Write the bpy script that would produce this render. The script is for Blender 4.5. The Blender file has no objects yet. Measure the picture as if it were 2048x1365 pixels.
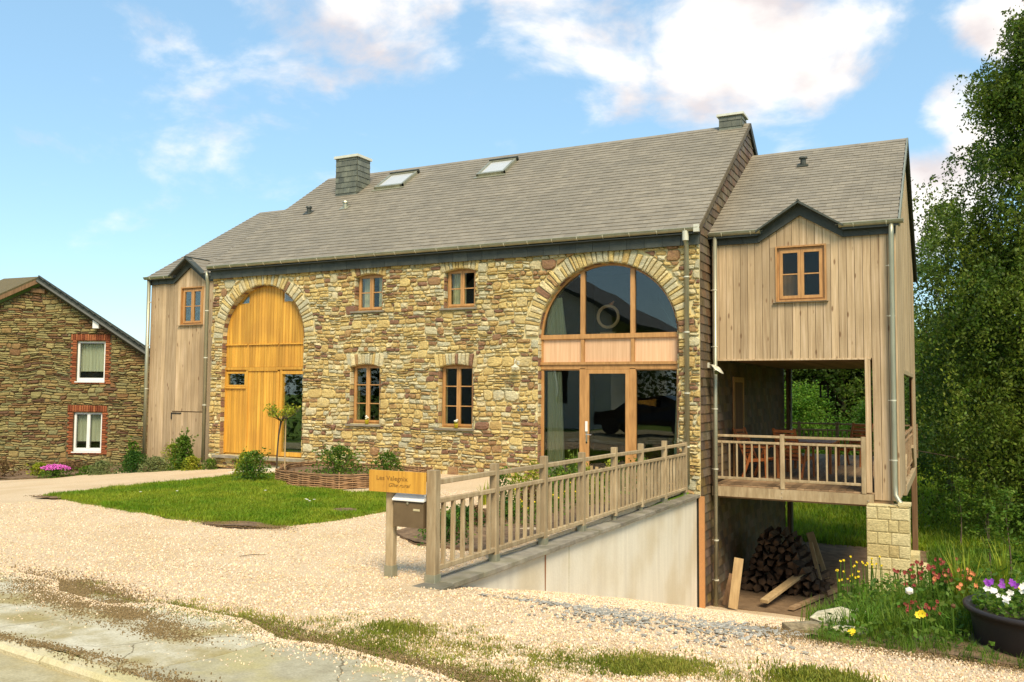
import bpy, math, random
import numpy as np
from mathutils import Vector, Matrix, noise as mnoise
from mathutils.geometry import delaunay_2d_cdt
rnd = random.Random(7); rng = np.random.default_rng(11)
S = bpy.context.scene; COL = S.collection
PI = math.pi
# ------------------------------------------------------------------ camera
YAW, PITCH, ROLL = .472437634, .0572037735, .00738292747
CAMP = Vector((0, -16, 2.23)); STREET = Vector((0, -16, 2.23))
_f = Vector((-math.sin(YAW)*math.cos(PITCH), math.cos(YAW)*math.cos(PITCH), math.sin(PITCH)))
_r = Vector((math.cos(YAW), math.sin(YAW), 0)); _u = _r.cross(_f)
_r2 = _r*math.cos(ROLL)+_u*math.sin(ROLL); _u2 = -_r*math.sin(ROLL)+_u*math.cos(ROLL)
cd = bpy.data.cameras.new('camera'); cam = bpy.data.objects.new('camera', cd); COL.objects.link(cam)
cam.matrix_world = Matrix(((_r2.x, _u2.x, -_f.x, CAMP.x), (_r2.y, _u2.y, -_f.y, CAMP.y), (_r2.z, _u2.z, -_f.z, CAMP.z), (0, 0, 0, 1)))
cd.sensor_width = 36; cd.lens = 36*1719.488/2048; cd.clip_start = .1; cd.clip_end = 2000
S.camera = cam
# ------------------------------------------------------------------ sky, sun, exposure
SUN_EL, SUN_AZ = math.radians(50), math.radians(142)     # azimuth of the sun measured from +y towards +x
EXPOSURE = 0.84
w = bpy.data.worlds.new('World'); S.world = w; w.use_nodes = True
wn, wl = w.node_tree.nodes, w.node_tree.links; wn.clear()
def N(nt, t, **k):
    n = nt.nodes.new(t)
    for a, v in k.items():
        if a.startswith('i_'): n.inputs[a[2:].replace('_', ' ')].default_value = v
        else: setattr(n, a, v)
    return n
wt = w.node_tree
sky = N(wt, 'ShaderNodeTexSky', sky_type='NISHITA', sun_disc=False, sun_elevation=SUN_EL, sun_rotation=SUN_AZ, air_density=1.0, dust_density=.6, ozone_density=2.0)
tc = N(wt, 'ShaderNodeTexCoord')
nz = N(wt, 'ShaderNodeTexNoise', noise_dimensions='3D'); nz.inputs['Scale'].default_value = 5.5; nz.inputs['Detail'].default_value = 9; nz.inputs['Roughness'].default_value = .58; nz.inputs['Distortion'].default_value = .25
mp = N(wt, 'ShaderNodeMapping'); mp.inputs['Scale'].default_value = (1, 1, 1.7)
wl.new(tc.outputs['Generated'], mp.inputs[0]); wl.new(mp.outputs[0], nz.inputs['Vector'])
def math_(nt, op, a, b=None, c=None, clamp=False):
    n = nt.nodes.new('ShaderNodeMath'); n.operation = op; n.use_clamp = clamp
    for i, v in enumerate((a, b, c)):
        if v is None: continue
        if isinstance(v, (int, float)): n.inputs[i].default_value = v
        else: nt.links.new(v, n.inputs[i])
    return n.outputs[0]
BLOBS = [((-.20, .906, .375), .13, .55), ((-.125, .92, .375), .10, .50), ((-.28, .88, .36), .09, .25), ((-.34, .855, .385), .12, .46), ((-.40, .82, .41), .10, .42), ((-.24, .89, .385), .09, .45), ((-.53, .745, .405), .12, .46), ((-.62, .68, .40), .14, .28), ((-.50, .80, .33), .10, .2), ((-.39, .87, .29), .07, .2), ((-.45, .85, .26), .07, .3),
         ((-.45, .80, .41), .10, .25), ((.012, .956, .290), .05, .55), ((.06, .932, .36), .07, .6), ((-.018, .981, .19), .08, .7), ((.04, .97, .25), .06, .6), ((-.56, .79, .235), .09, .3), ((-.74, .55, .33), .3, .06),
         ((.32, .91, .25), .2, .5), ((.6, .7, .3), .4, .35), ((.2, -.9, .35), .6, .3), ((-.75, -.5, .4), .5, .3)]
acc = None
for c, r, a in BLOBS:
    d = N(wt, 'ShaderNodeVectorMath', operation='DISTANCE'); wl.new(tc.outputs['Generated'], d.inputs[0]); d.inputs[1].default_value = c
    m = N(wt, 'ShaderNodeMapRange', interpolation_type='SMOOTHSTEP'); wl.new(d.outputs['Value'], m.inputs[0])
    m.inputs[1].default_value = r*1.25; m.inputs[2].default_value = r*.25; m.inputs[3].default_value = 0; m.inputs[4].default_value = a
    acc = m.outputs[0] if acc is None else math_(wt, 'MAXIMUM', acc, m.outputs[0])
cov = math_(wt, 'ADD', math_(wt, 'MULTIPLY_ADD', nz.outputs['Fac'], 1.5, -.575), acc)
mr = N(wt, 'ShaderNodeMapRange', interpolation_type='SMOOTHSTEP'); wl.new(cov, mr.inputs[0])
mr.inputs[1].default_value = .34; mr.inputs[2].default_value = .72
nz2 = N(wt, 'ShaderNodeTexNoise'); nz2.inputs['Scale'].default_value = 9; nz2.inputs['Detail'].default_value = 6
wl.new(mp.outputs[0], nz2.inputs['Vector'])
ccol = N(wt, 'ShaderNodeValToRGB'); ccol.color_ramp.elements[0].position = .35; ccol.color_ramp.elements[0].color = (5.9, 5.4, 5.4, 1); ccol.color_ramp.elements[1].position = .55; ccol.color_ramp.elements[1].color = (8.4, 8.0, 7.6, 1)
wl.new(nz2.outputs['Fac'], ccol.inputs[0])
# thin high veil that whitens the blue
veil = N(wt, 'ShaderNodeMix', data_type='RGBA'); veil.inputs['Factor'].default_value = .42
tint = N(wt, 'ShaderNodeMix', data_type='RGBA', blend_type='MULTIPLY'); tint.inputs['Factor'].default_value = 1; tint.inputs['B'].default_value = (1.35, 1.42, 1.22, 1)
wl.new(sky.outputs[0], tint.inputs['A']); wl.new(tint.outputs['Result'], veil.inputs['A']); veil.inputs['B'].default_value = (3.1, 5.5, 8.2, 1)
mx = N(wt, 'ShaderNodeMix', data_type='RGBA'); wl.new(mr.outputs[0], mx.inputs['Factor']); wl.new(veil.outputs['Result'], mx.inputs['A']); wl.new(ccol.outputs[0], mx.inputs['B'])
bg = N(wt, 'ShaderNodeBackground'); bg.inputs['Strength'].default_value = .083
wl.new(mx.outputs['Result'], bg.inputs[0]); wo = N(wt, 'ShaderNodeOutputWorld'); wl.new(bg.outputs[0], wo.inputs[0])
sd = bpy.data.lights.new('sun', 'SUN'); sd.energy = 3.0; sd.angle = math.radians(24); sd.color = (1, .87, .66)
so = bpy.data.objects.new('sun', sd); COL.objects.link(so)
sdir = Vector((math.sin(SUN_AZ)*math.cos(SUN_EL), math.cos(SUN_AZ)*math.cos(SUN_EL), math.sin(SUN_EL)))
so.rotation_euler = sdir.to_track_quat('Z', 'Y').to_euler(); so.location = sdir*60
S.view_settings.view_transform = 'Standard'; S.view_settings.look = 'None'; S.view_settings.gamma = 1; S.view_settings.use_curve_mapping = False
S.view_settings.exposure = EXPOSURE
S.render.engine = 'CYCLES'
S.cycles.max_bounces = 7; S.cycles.transparent_max_bounces = 16; S.cycles.use_denoising = True
# ------------------------------------------------------------------ materials
MATS = {}
def mat(name, cols, scale=(3, 3, 3), detail=6, tone=.25, rough=.85, bump=.25, bscale=None, spots=None, metal=0, hue=0, spec=.3, rand=False, dist=.02, nrough=.6, sub=None, big=None, instance=False, grain=None, crack=None):
    m = bpy.data.materials.new(name); m.use_nodes = True; nt = m.node_tree; nt.nodes.clear(); L = nt.links
    out = N(nt, 'ShaderNodeOutputMaterial'); p = N(nt, 'ShaderNodeBsdfPrincipled'); L.new(p.outputs[0], out.inputs[0])
    t = N(nt, 'ShaderNodeTexCoord'); mpn = N(nt, 'ShaderNodeMapping'); mpn.inputs['Scale'].default_value = scale; L.new(t.outputs['Object'], mpn.inputs[0])
    n = N(nt, 'ShaderNodeTexNoise'); n.inputs['Scale'].default_value = 1; n.inputs['Detail'].default_value = detail; n.inputs['Roughness'].default_value = nrough; L.new(mpn.outputs[0], n.inputs['Vector'])
    r = N(nt, 'ShaderNodeValToRGB'); e = r.color_ramp.elements
    for i, (pos, c) in enumerate(cols):
        q = e[i] if i < 2 else e.new(pos)
        q.position = pos; q.color = (*c, 1)
    L.new(n.outputs['Fac'], r.inputs[0]); col = r.outputs[0]
    if big:   # broad weathering: (scale, colour, strength)
        nb = N(nt, 'ShaderNodeTexNoise'); nb.inputs['Scale'].default_value = big[0]; nb.inputs['Detail'].default_value = 4; L.new(t.outputs['Object'], nb.inputs['Vector'])
        mrr = N(nt, 'ShaderNodeMapRange', interpolation_type='SMOOTHSTEP'); L.new(nb.outputs['Fac'], mrr.inputs[0]); mrr.inputs[1].default_value = .42; mrr.inputs[2].default_value = .68; mrr.inputs[4].default_value = big[2]
        mb = N(nt, 'ShaderNodeMix', data_type='RGBA'); L.new(mrr.outputs[0], mb.inputs['Factor']); L.new(col, mb.inputs['A']); mb.inputs['B'].default_value = (*big[1], 1); col = mb.outputs['Result']
    a = N(nt, 'ShaderNodeAttribute', attribute_name='tone')
    src = a.outputs['Fac']
    if instance:
        oi = N(nt, 'ShaderNodeObjectInfo'); src = oi.outputs['Random']
    h = N(nt, 'ShaderNodeHueSaturation'); L.new(col, h.inputs['Color'])
    val = math_(nt, 'MULTIPLY_ADD', src, 2*tone, 1-tone)
    if grain:
        ng_ = N(nt, 'ShaderNodeTexNoise'); ng_.inputs['Scale'].default_value = grain[0]; ng_.inputs['Detail'].default_value = 3; ng_.inputs['Roughness'].default_value = .8; L.new(t.outputs['Object'], ng_.inputs['Vector'])
        val = math_(nt, 'MULTIPLY', val, math_(nt, 'MULTIPLY_ADD', ng_.outputs['Fac'], grain[1]*2, 1-grain[1]))
    L.new(val, h.inputs['Value'])
    if hue:
        fr = math_(nt, 'FRACT', math_(nt, 'MULTIPLY', src, 7.31)); L.new(math_(nt, 'MULTIPLY_ADD', fr, 2*hue, .5-hue), h.inputs['Hue'])
        fr2 = math_(nt, 'FRACT', math_(nt, 'MULTIPLY', src, 13.7)); L.new(math_(nt, 'MULTIPLY_ADD', fr2, .5, .75), h.inputs['Saturation'])
    col = h.outputs[0]
    if crack:
        cn = N(nt, 'ShaderNodeTexNoise'); cn.inputs['Scale'].default_value = 3; cn.inputs['Detail'].default_value = 5; L.new(t.outputs['Object'], cn.inputs['Vector'])
        cm = N(nt, 'ShaderNodeMix', data_type='RGBA'); cm.inputs['Factor'].default_value = .22; L.new(t.outputs['Object'], cm.inputs['A']); L.new(cn.outputs['Color'], cm.inputs['B'])
        cv = N(nt, 'ShaderNodeTexVoronoi', feature='DISTANCE_TO_EDGE'); cv.inputs['Scale'].default_value = crack[0]; L.new(cm.outputs['Result'], cv.inputs['Vector'])
        cr = N(nt, 'ShaderNodeMapRange'); L.new(cv.outputs['Distance'], cr.inputs[0]); cr.inputs[1].default_value = crack[1]; cr.inputs[2].default_value = crack[1]*.3; cr.inputs[4].default_value = .85
        c2 = N(nt, 'ShaderNodeMix', data_type='RGBA'); L.new(cr.outputs[0], c2.inputs['Factor']); L.new(col, c2.inputs['A']); c2.inputs['B'].default_value = (.13, .10, .05, 1); col = c2.outputs['Result']
    if spots:  # (scale, radius, colour)
        mp2 = N(nt, 'ShaderNodeMapping'); mp2.inputs['Scale'].default_value = spots[0]; L.new(t.outputs['Object'], mp2.inputs[0])
        vo = N(nt, 'ShaderNodeTexVoronoi'); vo.inputs['Scale'].default_value = 1; L.new(mp2.outputs[0], vo.inputs['Vector'])
        ms = N(nt, 'ShaderNodeMapRange', interpolation_type='SMOOTHSTEP'); L.new(vo.outputs['Distance'], ms.inputs[0]); ms.inputs[1].default_value = spots[1]; ms.inputs[2].default_value = spots[1]*.4; ms.inputs[4].default_value = .8
        mm = N(nt, 'ShaderNodeMix', data_type='RGBA'); L.new(ms.outputs[0], mm.inputs['Factor']); L.new(col, mm.inputs['A']); mm.inputs['B'].default_value = (*spots[2], 1); col = mm.outputs['Result']
    L.new(col, p.inputs['Base Color']); p.inputs['Roughness'].default_value = rough; p.inputs['Metallic'].default_value = metal; p.inputs['Specular IOR Level'].default_value = spec
    if sub: p.inputs['Transmission Weight'].default_value = 0
    if bump:
        b = N(nt, 'ShaderNodeBump'); b.inputs['Strength'].default_value = bump; b.inputs['Distance'].default_value = dist
        if bscale:
            n2 = N(nt, 'ShaderNodeTexNoise'); n2.inputs['Scale'].default_value = bscale; n2.inputs['Detail'].default_value = 5; L.new(t.outputs['Object'], n2.inputs['Vector']); L.new(n2.outputs['Fac'], b.inputs['Height'])
        else: L.new(n.outputs['Fac'], b.inputs['Height'])
        L.new(b.outputs[0], p.inputs['Normal'])
    MATS[name] = m
    return m
def stone_mat(name, stops, gain=1, sat=1):
    m = bpy.data.materials.new(name); m.use_nodes = True; nt = m.node_tree; nt.nodes.clear(); L = nt.links
    out = N(nt, 'ShaderNodeOutputMaterial'); p = N(nt, 'ShaderNodeBsdfPrincipled'); L.new(p.outputs[0], out.inputs[0])
    t = N(nt, 'ShaderNodeTexCoord'); a = N(nt, 'ShaderNodeAttribute', attribute_name='tone')
    n = N(nt, 'ShaderNodeTexNoise'); n.inputs['Scale'].default_value = 9; n.inputs['Detail'].default_value = 8; n.inputs['Roughness'].default_value = .65
    mpn = N(nt, 'ShaderNodeMapping'); mpn.inputs['Scale'].default_value = (.8, .8, 1.9); L.new(t.outputs['Object'], mpn.inputs[0]); L.new(mpn.outputs[0], n.inputs['Vector'])
    r = N(nt, 'ShaderNodeValToRGB'); e = r.color_ramp.elements
    for i, (pos, c) in enumerate(stops):
        q = e[i] if i < 2 else e.new(pos)
        q.position = pos; q.color = (*[v*gain for v in c], 1)
    v = math_(nt, 'ADD', a.outputs['Fac'], math_(nt, 'MULTIPLY_ADD', n.outputs['Fac'], .34, -.17))
    L.new(v, r.inputs[0])
    n3 = N(nt, 'ShaderNodeTexNoise'); n3.inputs['Scale'].default_value = 38; n3.inputs['Detail'].default_value = 5; L.new(mpn.outputs[0], n3.inputs['Vector'])
    h = N(nt, 'ShaderNodeHueSaturation'); L.new(r.outputs[0], h.inputs['Color']); h.inputs['Saturation'].default_value = sat
    L.new(math_(nt, 'MULTIPLY_ADD', n3.outputs['Fac'], 1.5, .25), h.inputs['Value'])
    L.new(h.outputs[0], p.inputs['Base Color']); p.inputs['Roughness'].default_value = .9; p.inputs['Specular IOR Level'].default_value = .2
    b = N(nt, 'ShaderNodeBump'); b.inputs['Strength'].default_value = .7; b.inputs['Distance'].default_value = .025
    L.new(math_(nt, 'ADD', n.outputs['Fac'], math_(nt, 'MULTIPLY', n3.outputs['Fac'], .4)), b.inputs['Height']); L.new(b.outputs[0], p.inputs['Normal'])
    MATS[name] = m; return m
STONES = [(0, (.20, .10, .06)), (.13, (.23, .12, .065)), (.24, (.33, .19, .075)), (.36, (.46, .31, .10)), (.52, (.58, .43, .15)), (.64, (.46, .36, .17)), (.76, (.54, .47, .27)), (.86, (.40, .37, .24)), (1, (.68, .54, .27))]
stone_mat('rubble_stone', STONES, 1.0, .95)
NST = [(0, (.13, .07, .04)), (.2, (.22, .12, .05)), (.4, (.30, .21, .08)), (.6, (.26, .22, .09)), (.8, (.34, .27, .11)), (1, (.20, .19, .09))]
stone_mat('old_stone', NST)
stone_mat('brick_red', [(0, (.16, .045, .02)), (.5, (.28, .085, .035)), (1, (.36, .13, .05))])
stone_mat('block_stone', [(0, (.40, .29, .12)), (.5, (.52, .42, .20)), (1, (.60, .50, .27))])
stone_mat('grey_rock', [(0, (.22, .17, .10)), (.5, (.42, .36, .22)), (1, (.58, .52, .36))])
mat('mortar', [(.3, (.56, .46, .22)), (.7, (.70, .60, .33))], (14,)*3, bump=.6, rough=.95)
mat('old_mortar', [(.3, (.10, .08, .04)), (.7, (.17, .13, .06))], (14,)*3, bump=.6, rough=.95)
mat('roof_slate', [(.3, (.20, .168, .118)), (.7, (.265, .225, .16))], (5, 5, 5), tone=.10, big=(.45, (.185, .16, .115), .5), rough=.62, bump=.2, spec=.45)
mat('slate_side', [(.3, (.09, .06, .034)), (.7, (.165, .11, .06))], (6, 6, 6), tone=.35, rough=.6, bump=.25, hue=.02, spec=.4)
mat('dark_slate', [(.3, (.035, .04, .03)), (.7, (.062, .065, .05))], (6, 6, 6), tone=.25, rough=.55, bump=.2, spec=.4)
mat('chimney_slate', [(.3, (.09, .095, .07)), (.7, (.16, .16, .11))], (6, 6, 6), tone=.28, rough=.5, bump=.2, spec=.5)
mat('zinc', [(.3, (.30, .29, .20)), (.7, (.42, .40, .28))], (8, 8, 2), tone=.12, rough=.42, bump=.08, metal=.55, spec=.5)
mat('pale_metal', [(.3, (.62, .58, .44)), (.7, (.75, .70, .55))], (8, 8, 2), tone=.1, rough=.4, metal=.3, bump=.05)
mat('larch', [(.25, (.32, .21, .115)), (.5, (.47, .335, .19)), (.78, (.64, .47, .31))], (26, 26, 1.1), tone=.23, rough=.8, bump=.3, spots=((7, 7, 2.2), .16, (.16, .08, .035)), big=(.9, (.34, .235, .13), .55))
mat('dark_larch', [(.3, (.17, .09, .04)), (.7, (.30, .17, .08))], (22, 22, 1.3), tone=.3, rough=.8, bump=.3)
mat('gold_wood', [(.25, (.36, .165, .025)), (.5, (.60, .305, .040)), (.75, (.74, .42, .065))], (34, 34, .9), tone=.19, spots=((9, 9, 2.6), .07, (.30, .12, .02)), big=(1.2, (.48, .23, .035), .6), rough=.5, bump=.15, spec=.4)
mat('orange_wood', [(.3, (.36, .175, .055)), (.7, (.55, .29, .10))], (18, 18, 3), tone=.12, rough=.45, bump=.12, spec=.45)
mat('pale_panel', [(.3, (.62, .36, .19)), (.7, (.78, .50, .29))], (24, 24, .8), tone=.08, rough=.5, bump=.1)
mat('grey_timber', [(.25, (.24, .165, .085)), (.5, (.38, .28, .155)), (.8, (.52, .41, .25))], (16, 16, 3), tone=.15, rough=.85, bump=.35, big=(2.5, (.30, .22, .12), .6))
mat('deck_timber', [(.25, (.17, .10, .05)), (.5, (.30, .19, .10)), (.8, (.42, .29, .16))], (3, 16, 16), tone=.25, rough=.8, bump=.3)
mat('teak', [(.3, (.40, .12, .035)), (.7, (.58, .20, .06))], (9, 9, 9), tone=.15, rough=.5, bump=.1)
mat('raw_plank', [(.3, (.33, .215, .10)), (.7, (.50, .35, .17))], (14, 14, 1.5), tone=.2, rough=.8, bump=.3)
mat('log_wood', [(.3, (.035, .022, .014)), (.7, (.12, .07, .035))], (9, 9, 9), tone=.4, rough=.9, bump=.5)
mat('concrete', [(.3, (.62, .56, .44)), (.5, (.68, .62, .49)), (.7, (.74, .68, .54))], (5, 5, .5), tone=.05, rough=.9, bump=.12, bscale=22, grain=(40, .12), big=(.9, (.55, .45, .28), .6))
mat('bluestone', [(.3, (.15, .13, .10)), (.7, (.30, .265, .20))], (5, 5, 5), tone=.25, rough=.7, bump=.3, bscale=30, big=(3, (.16, .15, .08), .5))
mat('sill_slate', [(.3, (.17, .14, .10)), (.7, (.27, .23, .16))], (5, 5, 5), tone=.15, rough=.65, bump=.2)
mat('white_paint', [(.3, (.72, .70, .64)), (.7, (.80, .78, .72))], (4, 4, 4), tone=.05, rough=.5, bump=.03)
mat('white_render', [(.3, (.66, .63, .56)), (.7, (.76, .73, .66))], (2, 2, 2), tone=.05, rough=.9, bump=.1)
mat('curtain', [(.3, (.66, .62, .38)), (.7, (.80, .76, .52))], (9, 9, .6), tone=.12, rough=.9, bump=.1)
mat('net_curtain', [(.3, (.46, .44, .30)), (.7, (.62, .60, .44))], (12, 12, .6), tone=.1, rough=.9, bump=.1)
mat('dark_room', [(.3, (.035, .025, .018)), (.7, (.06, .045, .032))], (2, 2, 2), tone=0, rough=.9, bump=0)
mat('dark_metal', [(.3, (.02, .02, .018)), (.7, (.035, .033, .03))], (6, 6, 6), tone=.1, rough=.5, bump=.05)
mat('brown_metal', [(.3, (.155, .105, .055)), (.7, (.20, .14, .075))], (6, 6, 6), tone=.05, rough=.38, bump=.03, metal=.3, spec=.5)
mat('chrome', [(.3, (.7, .7, .68)), (.7, (.8, .8, .78))], (3, 3, 3), tone=0, rough=.2, metal=1, bump=0)
mat('bark', [(.3, (.06, .042, .025)), (.7, (.17, .125, .08))], (16, 16, 4), tone=.2, rough=.95, bump=.6)
mat('birch_bark', [(.42, (.09, .065, .05)), (.55, (.42, .36, .29))], (5, 5, 16), tone=.15, rough=.9, bump=.4)
mat('soil', [(.3, (.09, .055, .03)), (.7, (.26, .165, .09))], (7, 7, 7), tone=.1, grain=(45, .4), rough=1, bump=.8, bscale=24, dist=.03)
mat('gravel', [(.25, (.34, .235, .13)), (.5, (.62, .465, .29)), (.75, (.80, .64, .43))], (60, 60, 60), detail=4, tone=.0, rough=.95, bump=.9, dist=.012, nrough=.8, big=(.9, (.52, .37, .20), .55))
mat('pebble', [(.3, (.57, .41, .25)), (.7, (.80, .63, .43))], (9, 9, 9), detail=2, tone=.33, rough=.9, bump=0, hue=.012, instance=True)
mat('crumb', [(.3, (.13, .085, .035)), (.7, (.27, .185, .08))], (9, 9, 9), detail=2, tone=.35, rough=1, bump=0, instance=True)
mat('slate_chip', [(.3, (.24, .22, .18)), (.7, (.38, .35, .28))], (9, 9, 9), detail=2, tone=.35, rough=.7, bump=0, instance=True)
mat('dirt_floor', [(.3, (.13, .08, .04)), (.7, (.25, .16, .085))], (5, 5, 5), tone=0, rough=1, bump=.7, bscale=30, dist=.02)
mat('apron_asphalt', [(.3, (.36, .30, .17)), (.5, (.48, .43, .30)), (.7, (.56, .51, .38))], (5, 5, 5), detail=9, tone=0, rough=.95, bump=.3, bscale=60, dist=.004, grain=(55, .55), crack=(1.3, .008), big=(2.1, (.30, .23, .08), .9), spots=((26, 26, 26), .16, (.24, .18, .09)))
mat('patch_asphalt', [(.3, (.29, .25, .16)), (.5, (.36, .32, .21)), (.7, (.42, .375, .26))], (7, 7, 7), detail=9, tone=0, rough=.95, bump=.3, bscale=60, dist=.004, grain=(55, .5), crack=(.9, .006), big=(2.6, (.40, .34, .15), .8))
mat('road_asphalt', [(.3, (.33, .28, .16)), (.7, (.45, .39, .24))], (7, 7, 7), detail=9, tone=0, rough=.95, bump=.3, bscale=60, dist=.004, grain=(50, .5), big=(1.6, (.34, .26, .10), .8))
mat('kerb_concrete', [(.3, (.46, .39, .23)), (.7, (.57, .49, .31))], (9, 9, 9), tone=.12, rough=.9, bump=.4, bscale=60, grain=(60, .35), big=(2, (.38, .33, .13), .6))
mat('turf', [(.3, (.13, .19, .012)), (.7, (.22, .25, .03))], (5, 5, 5), tone=0, rough=1, bump=.6, bscale=40)
mat('meadow_turf', [(.3, (.08, .16, .010)), (.5, (.13, .22, .014)), (.7, (.20, .28, .025))], (.9, .9, .9), tone=0, rough=1, bump=.8, bscale=6, dist=.1, big=(.25, (.14, .17, .025), .6))
def leafmat(name, c0, c1, tone=.35, hue=.02, rough=.55, trans=.45, instance=False, clump=1.6):
    m = bpy.data.materials.new(name); m.use_nodes = True; nt = m.node_tree; nt.nodes.clear(); L = nt.links
    out = N(nt, 'ShaderNodeOutputMaterial')
    a = N(nt, 'ShaderNodeAttribute', attribute_name='tone'); src = a.outputs['Fac']
    if instance: src = N(nt, 'ShaderNodeObjectInfo').outputs['Random']
    t = N(nt, 'ShaderNodeTexCoord'); n = N(nt, 'ShaderNodeTexNoise'); n.inputs['Scale'].default_value = clump; n.inputs['Detail'].default_value = 3
    if instance:
        g = N(nt, 'ShaderNodeNewGeometry'); L.new(g.outputs['Position'], n.inputs['Vector'])
    else: L.new(t.outputs['Object'], n.inputs['Vector'])
    mr_ = N(nt, 'ShaderNodeMapRange'); L.new(n.outputs['Fac'], mr_.inputs[0]); mr_.inputs[1].default_value = .33; mr_.inputs[2].default_value = .67
    mxx = N(nt, 'ShaderNodeMix', data_type='RGBA'); L.new(mr_.outputs[0], mxx.inputs['Factor']); mxx.inputs['A'].default_value = (*c0, 1); mxx.inputs['B'].default_value = (*c1, 1)
    h = N(nt, 'ShaderNodeHueSaturation'); L.new(mxx.outputs['Result'], h.inputs['Color']); L.new(math_(nt, 'MULTIPLY_ADD', src, 2*tone, 1-tone), h.inputs['Value'])
    L.new(math_(nt, 'MULTIPLY_ADD', math_(nt, 'FRACT', math_(nt, 'MULTIPLY', src, 7.31)), 2*hue, .5-hue), h.inputs['Hue'])
    d = N(nt, 'ShaderNodeBsdfPrincipled'); d.inputs['Roughness'].default_value = rough; d.inputs['Specular IOR Level'].default_value = .25; L.new(h.outputs[0], d.inputs['Base Color'])
    tr = N(nt, 'ShaderNodeBsdfTranslucent'); L.new(h.outputs[0], tr.inputs[0])
    ms = N(nt, 'ShaderNodeMixShader'); ms.inputs[0].default_value = trans; L.new(d.outputs[0], ms.inputs[1]); L.new(tr.outputs[0], ms.inputs[2]); L.new(ms.outputs[0], out.inputs[0])
    MATS[name] = m; return m
leafmat('grass_blade', (.15, .26, .008), (.32, .37, .025), instance=True, tone=.3, clump=1.2)
leafmat('wild_grass', (.08, .17, .012), (.17, .25, .02), instance=True, tone=.35, clump=.9)
leafmat('dry_grass', (.19, .22, .02), (.34, .32, .05), instance=True, tone=.3)
leafmat('dark_leaf', (.035, .065, .006), (.075, .12, .012), clump=.9); leafmat('weeping_leaf', (.05, .095, .008), (.17, .22, .022), clump=.8, trans=.4, tone=.45)
leafmat('tree_leaf', (.07, .125, .010), (.15, .215, .022), clump=.7)
leafmat('pale_leaf', (.12, .19, .03), (.22, .29, .06), clump=1.2)
leafmat('bright_leaf', (.09, .20, .012), (.17, .29, .025), clump=1.2)
leafmat('shrub_leaf', (.07, .15, .012), (.15, .23, .025), clump=4)
leafmat('grey_leaf', (.17, .21, .07), (.27, .30, .11), clump=4)
leafmat('box_leaf', (.03, .09, .01), (.06, .14, .015), clump=4)
leafmat('yellow_leaf', (.24, .30, .02), (.36, .36, .03), clump=4)
leafmat('red_leaf', (.16, .03, .015), (.30, .07, .03), clump=4)
leafmat('brown_leaf', (.14, .08, .03), (.24, .15, .06), clump=4)
def flat(name, c, rough=.6, **k):
    return mat(name, [(.3, tuple(v*.9 for v in c)), (.7, c)], (8, 8, 8), tone=k.pop('tone', .1), rough=rough, bump=0, **k)
flat('petal_purple', (.30, .05, .42)); flat('petal_white', (.80, .76, .68)); flat('petal_yellow', (.80, .58, .02)); flat('petal_violet', (.10, .04, .32)); flat('petal_pink', (.62, .16, .34)); flat('petal_red', (.26, .045, .03)); flat('petal_orange', (.62, .22, .08)); flat('magenta', (.60, .10, .42), tone=.3)
flat('black_plastic', (.028, .022, .02), rough=.45); flat('pot_yellow', (.72, .58, .03), rough=.4); flat('skylight_reflection', (.48, .48, .46), rough=.1); flat('ink', (.30, .15, .03)); flat('car_paint', (.012, .012, .014), rough=.15); flat('dark_earth', (.05, .035, .02), rough=1)  # skylight pane: pale colour stands in for clouds reflected in the glass
flat('seed_white', (.74, .70, .58), rough=.9); flat('wicker', (.30, .17, .08), rough=.8, tone=.45); flat('rust', (.30, .12, .04)); flat('insulation', (.50, .24, .09), rough=.8)
def glassmat(name, tint=(.9, .93, .9), refl=1.0):
    m = bpy.data.materials.new(name); m.use_nodes = True; nt = m.node_tree; nt.nodes.clear(); L = nt.links
    out = N(nt, 'ShaderNodeOutputMaterial'); fr = N(nt, 'ShaderNodeFresnel'); fr.inputs[0].default_value = 1.62
    t = N(nt, 'ShaderNodeBsdfTransparent'); t.inputs[0].default_value = (*tint, 1); g = N(nt, 'ShaderNodeBsdfGlossy'); g.inputs['Roughness'].default_value = .01
    tcn = N(nt, 'ShaderNodeTexCoord'); nn = N(nt, 'ShaderNodeTexNoise'); nn.inputs['Scale'].default_value = 1.3; nn.inputs['Detail'].default_value = 1; L.new(tcn.outputs['Object'], nn.inputs['Vector'])
    b = N(nt, 'ShaderNodeBump'); b.inputs['Strength'].default_value = .02; b.inputs['Distance'].default_value = .1; L.new(nn.outputs['Fac'], b.inputs['Height']); L.new(b.outputs[0], g.inputs['Normal'])
    ms = N(nt, 'ShaderNodeMixShader'); L.new(math_(nt, 'MULTIPLY', fr.outputs[0], refl, clamp=True), ms.inputs[0]); L.new(t.outputs[0], ms.inputs[1]); L.new(g.outputs[0], ms.inputs[2]); L.new(ms.outputs[0], out.inputs[0])
    MATS[name] = m
glassmat('glass', refl=.38); glassmat('arch_glass', refl=1.1); glassmat('roof_glass', (.1, .12, .15), 30)
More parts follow.
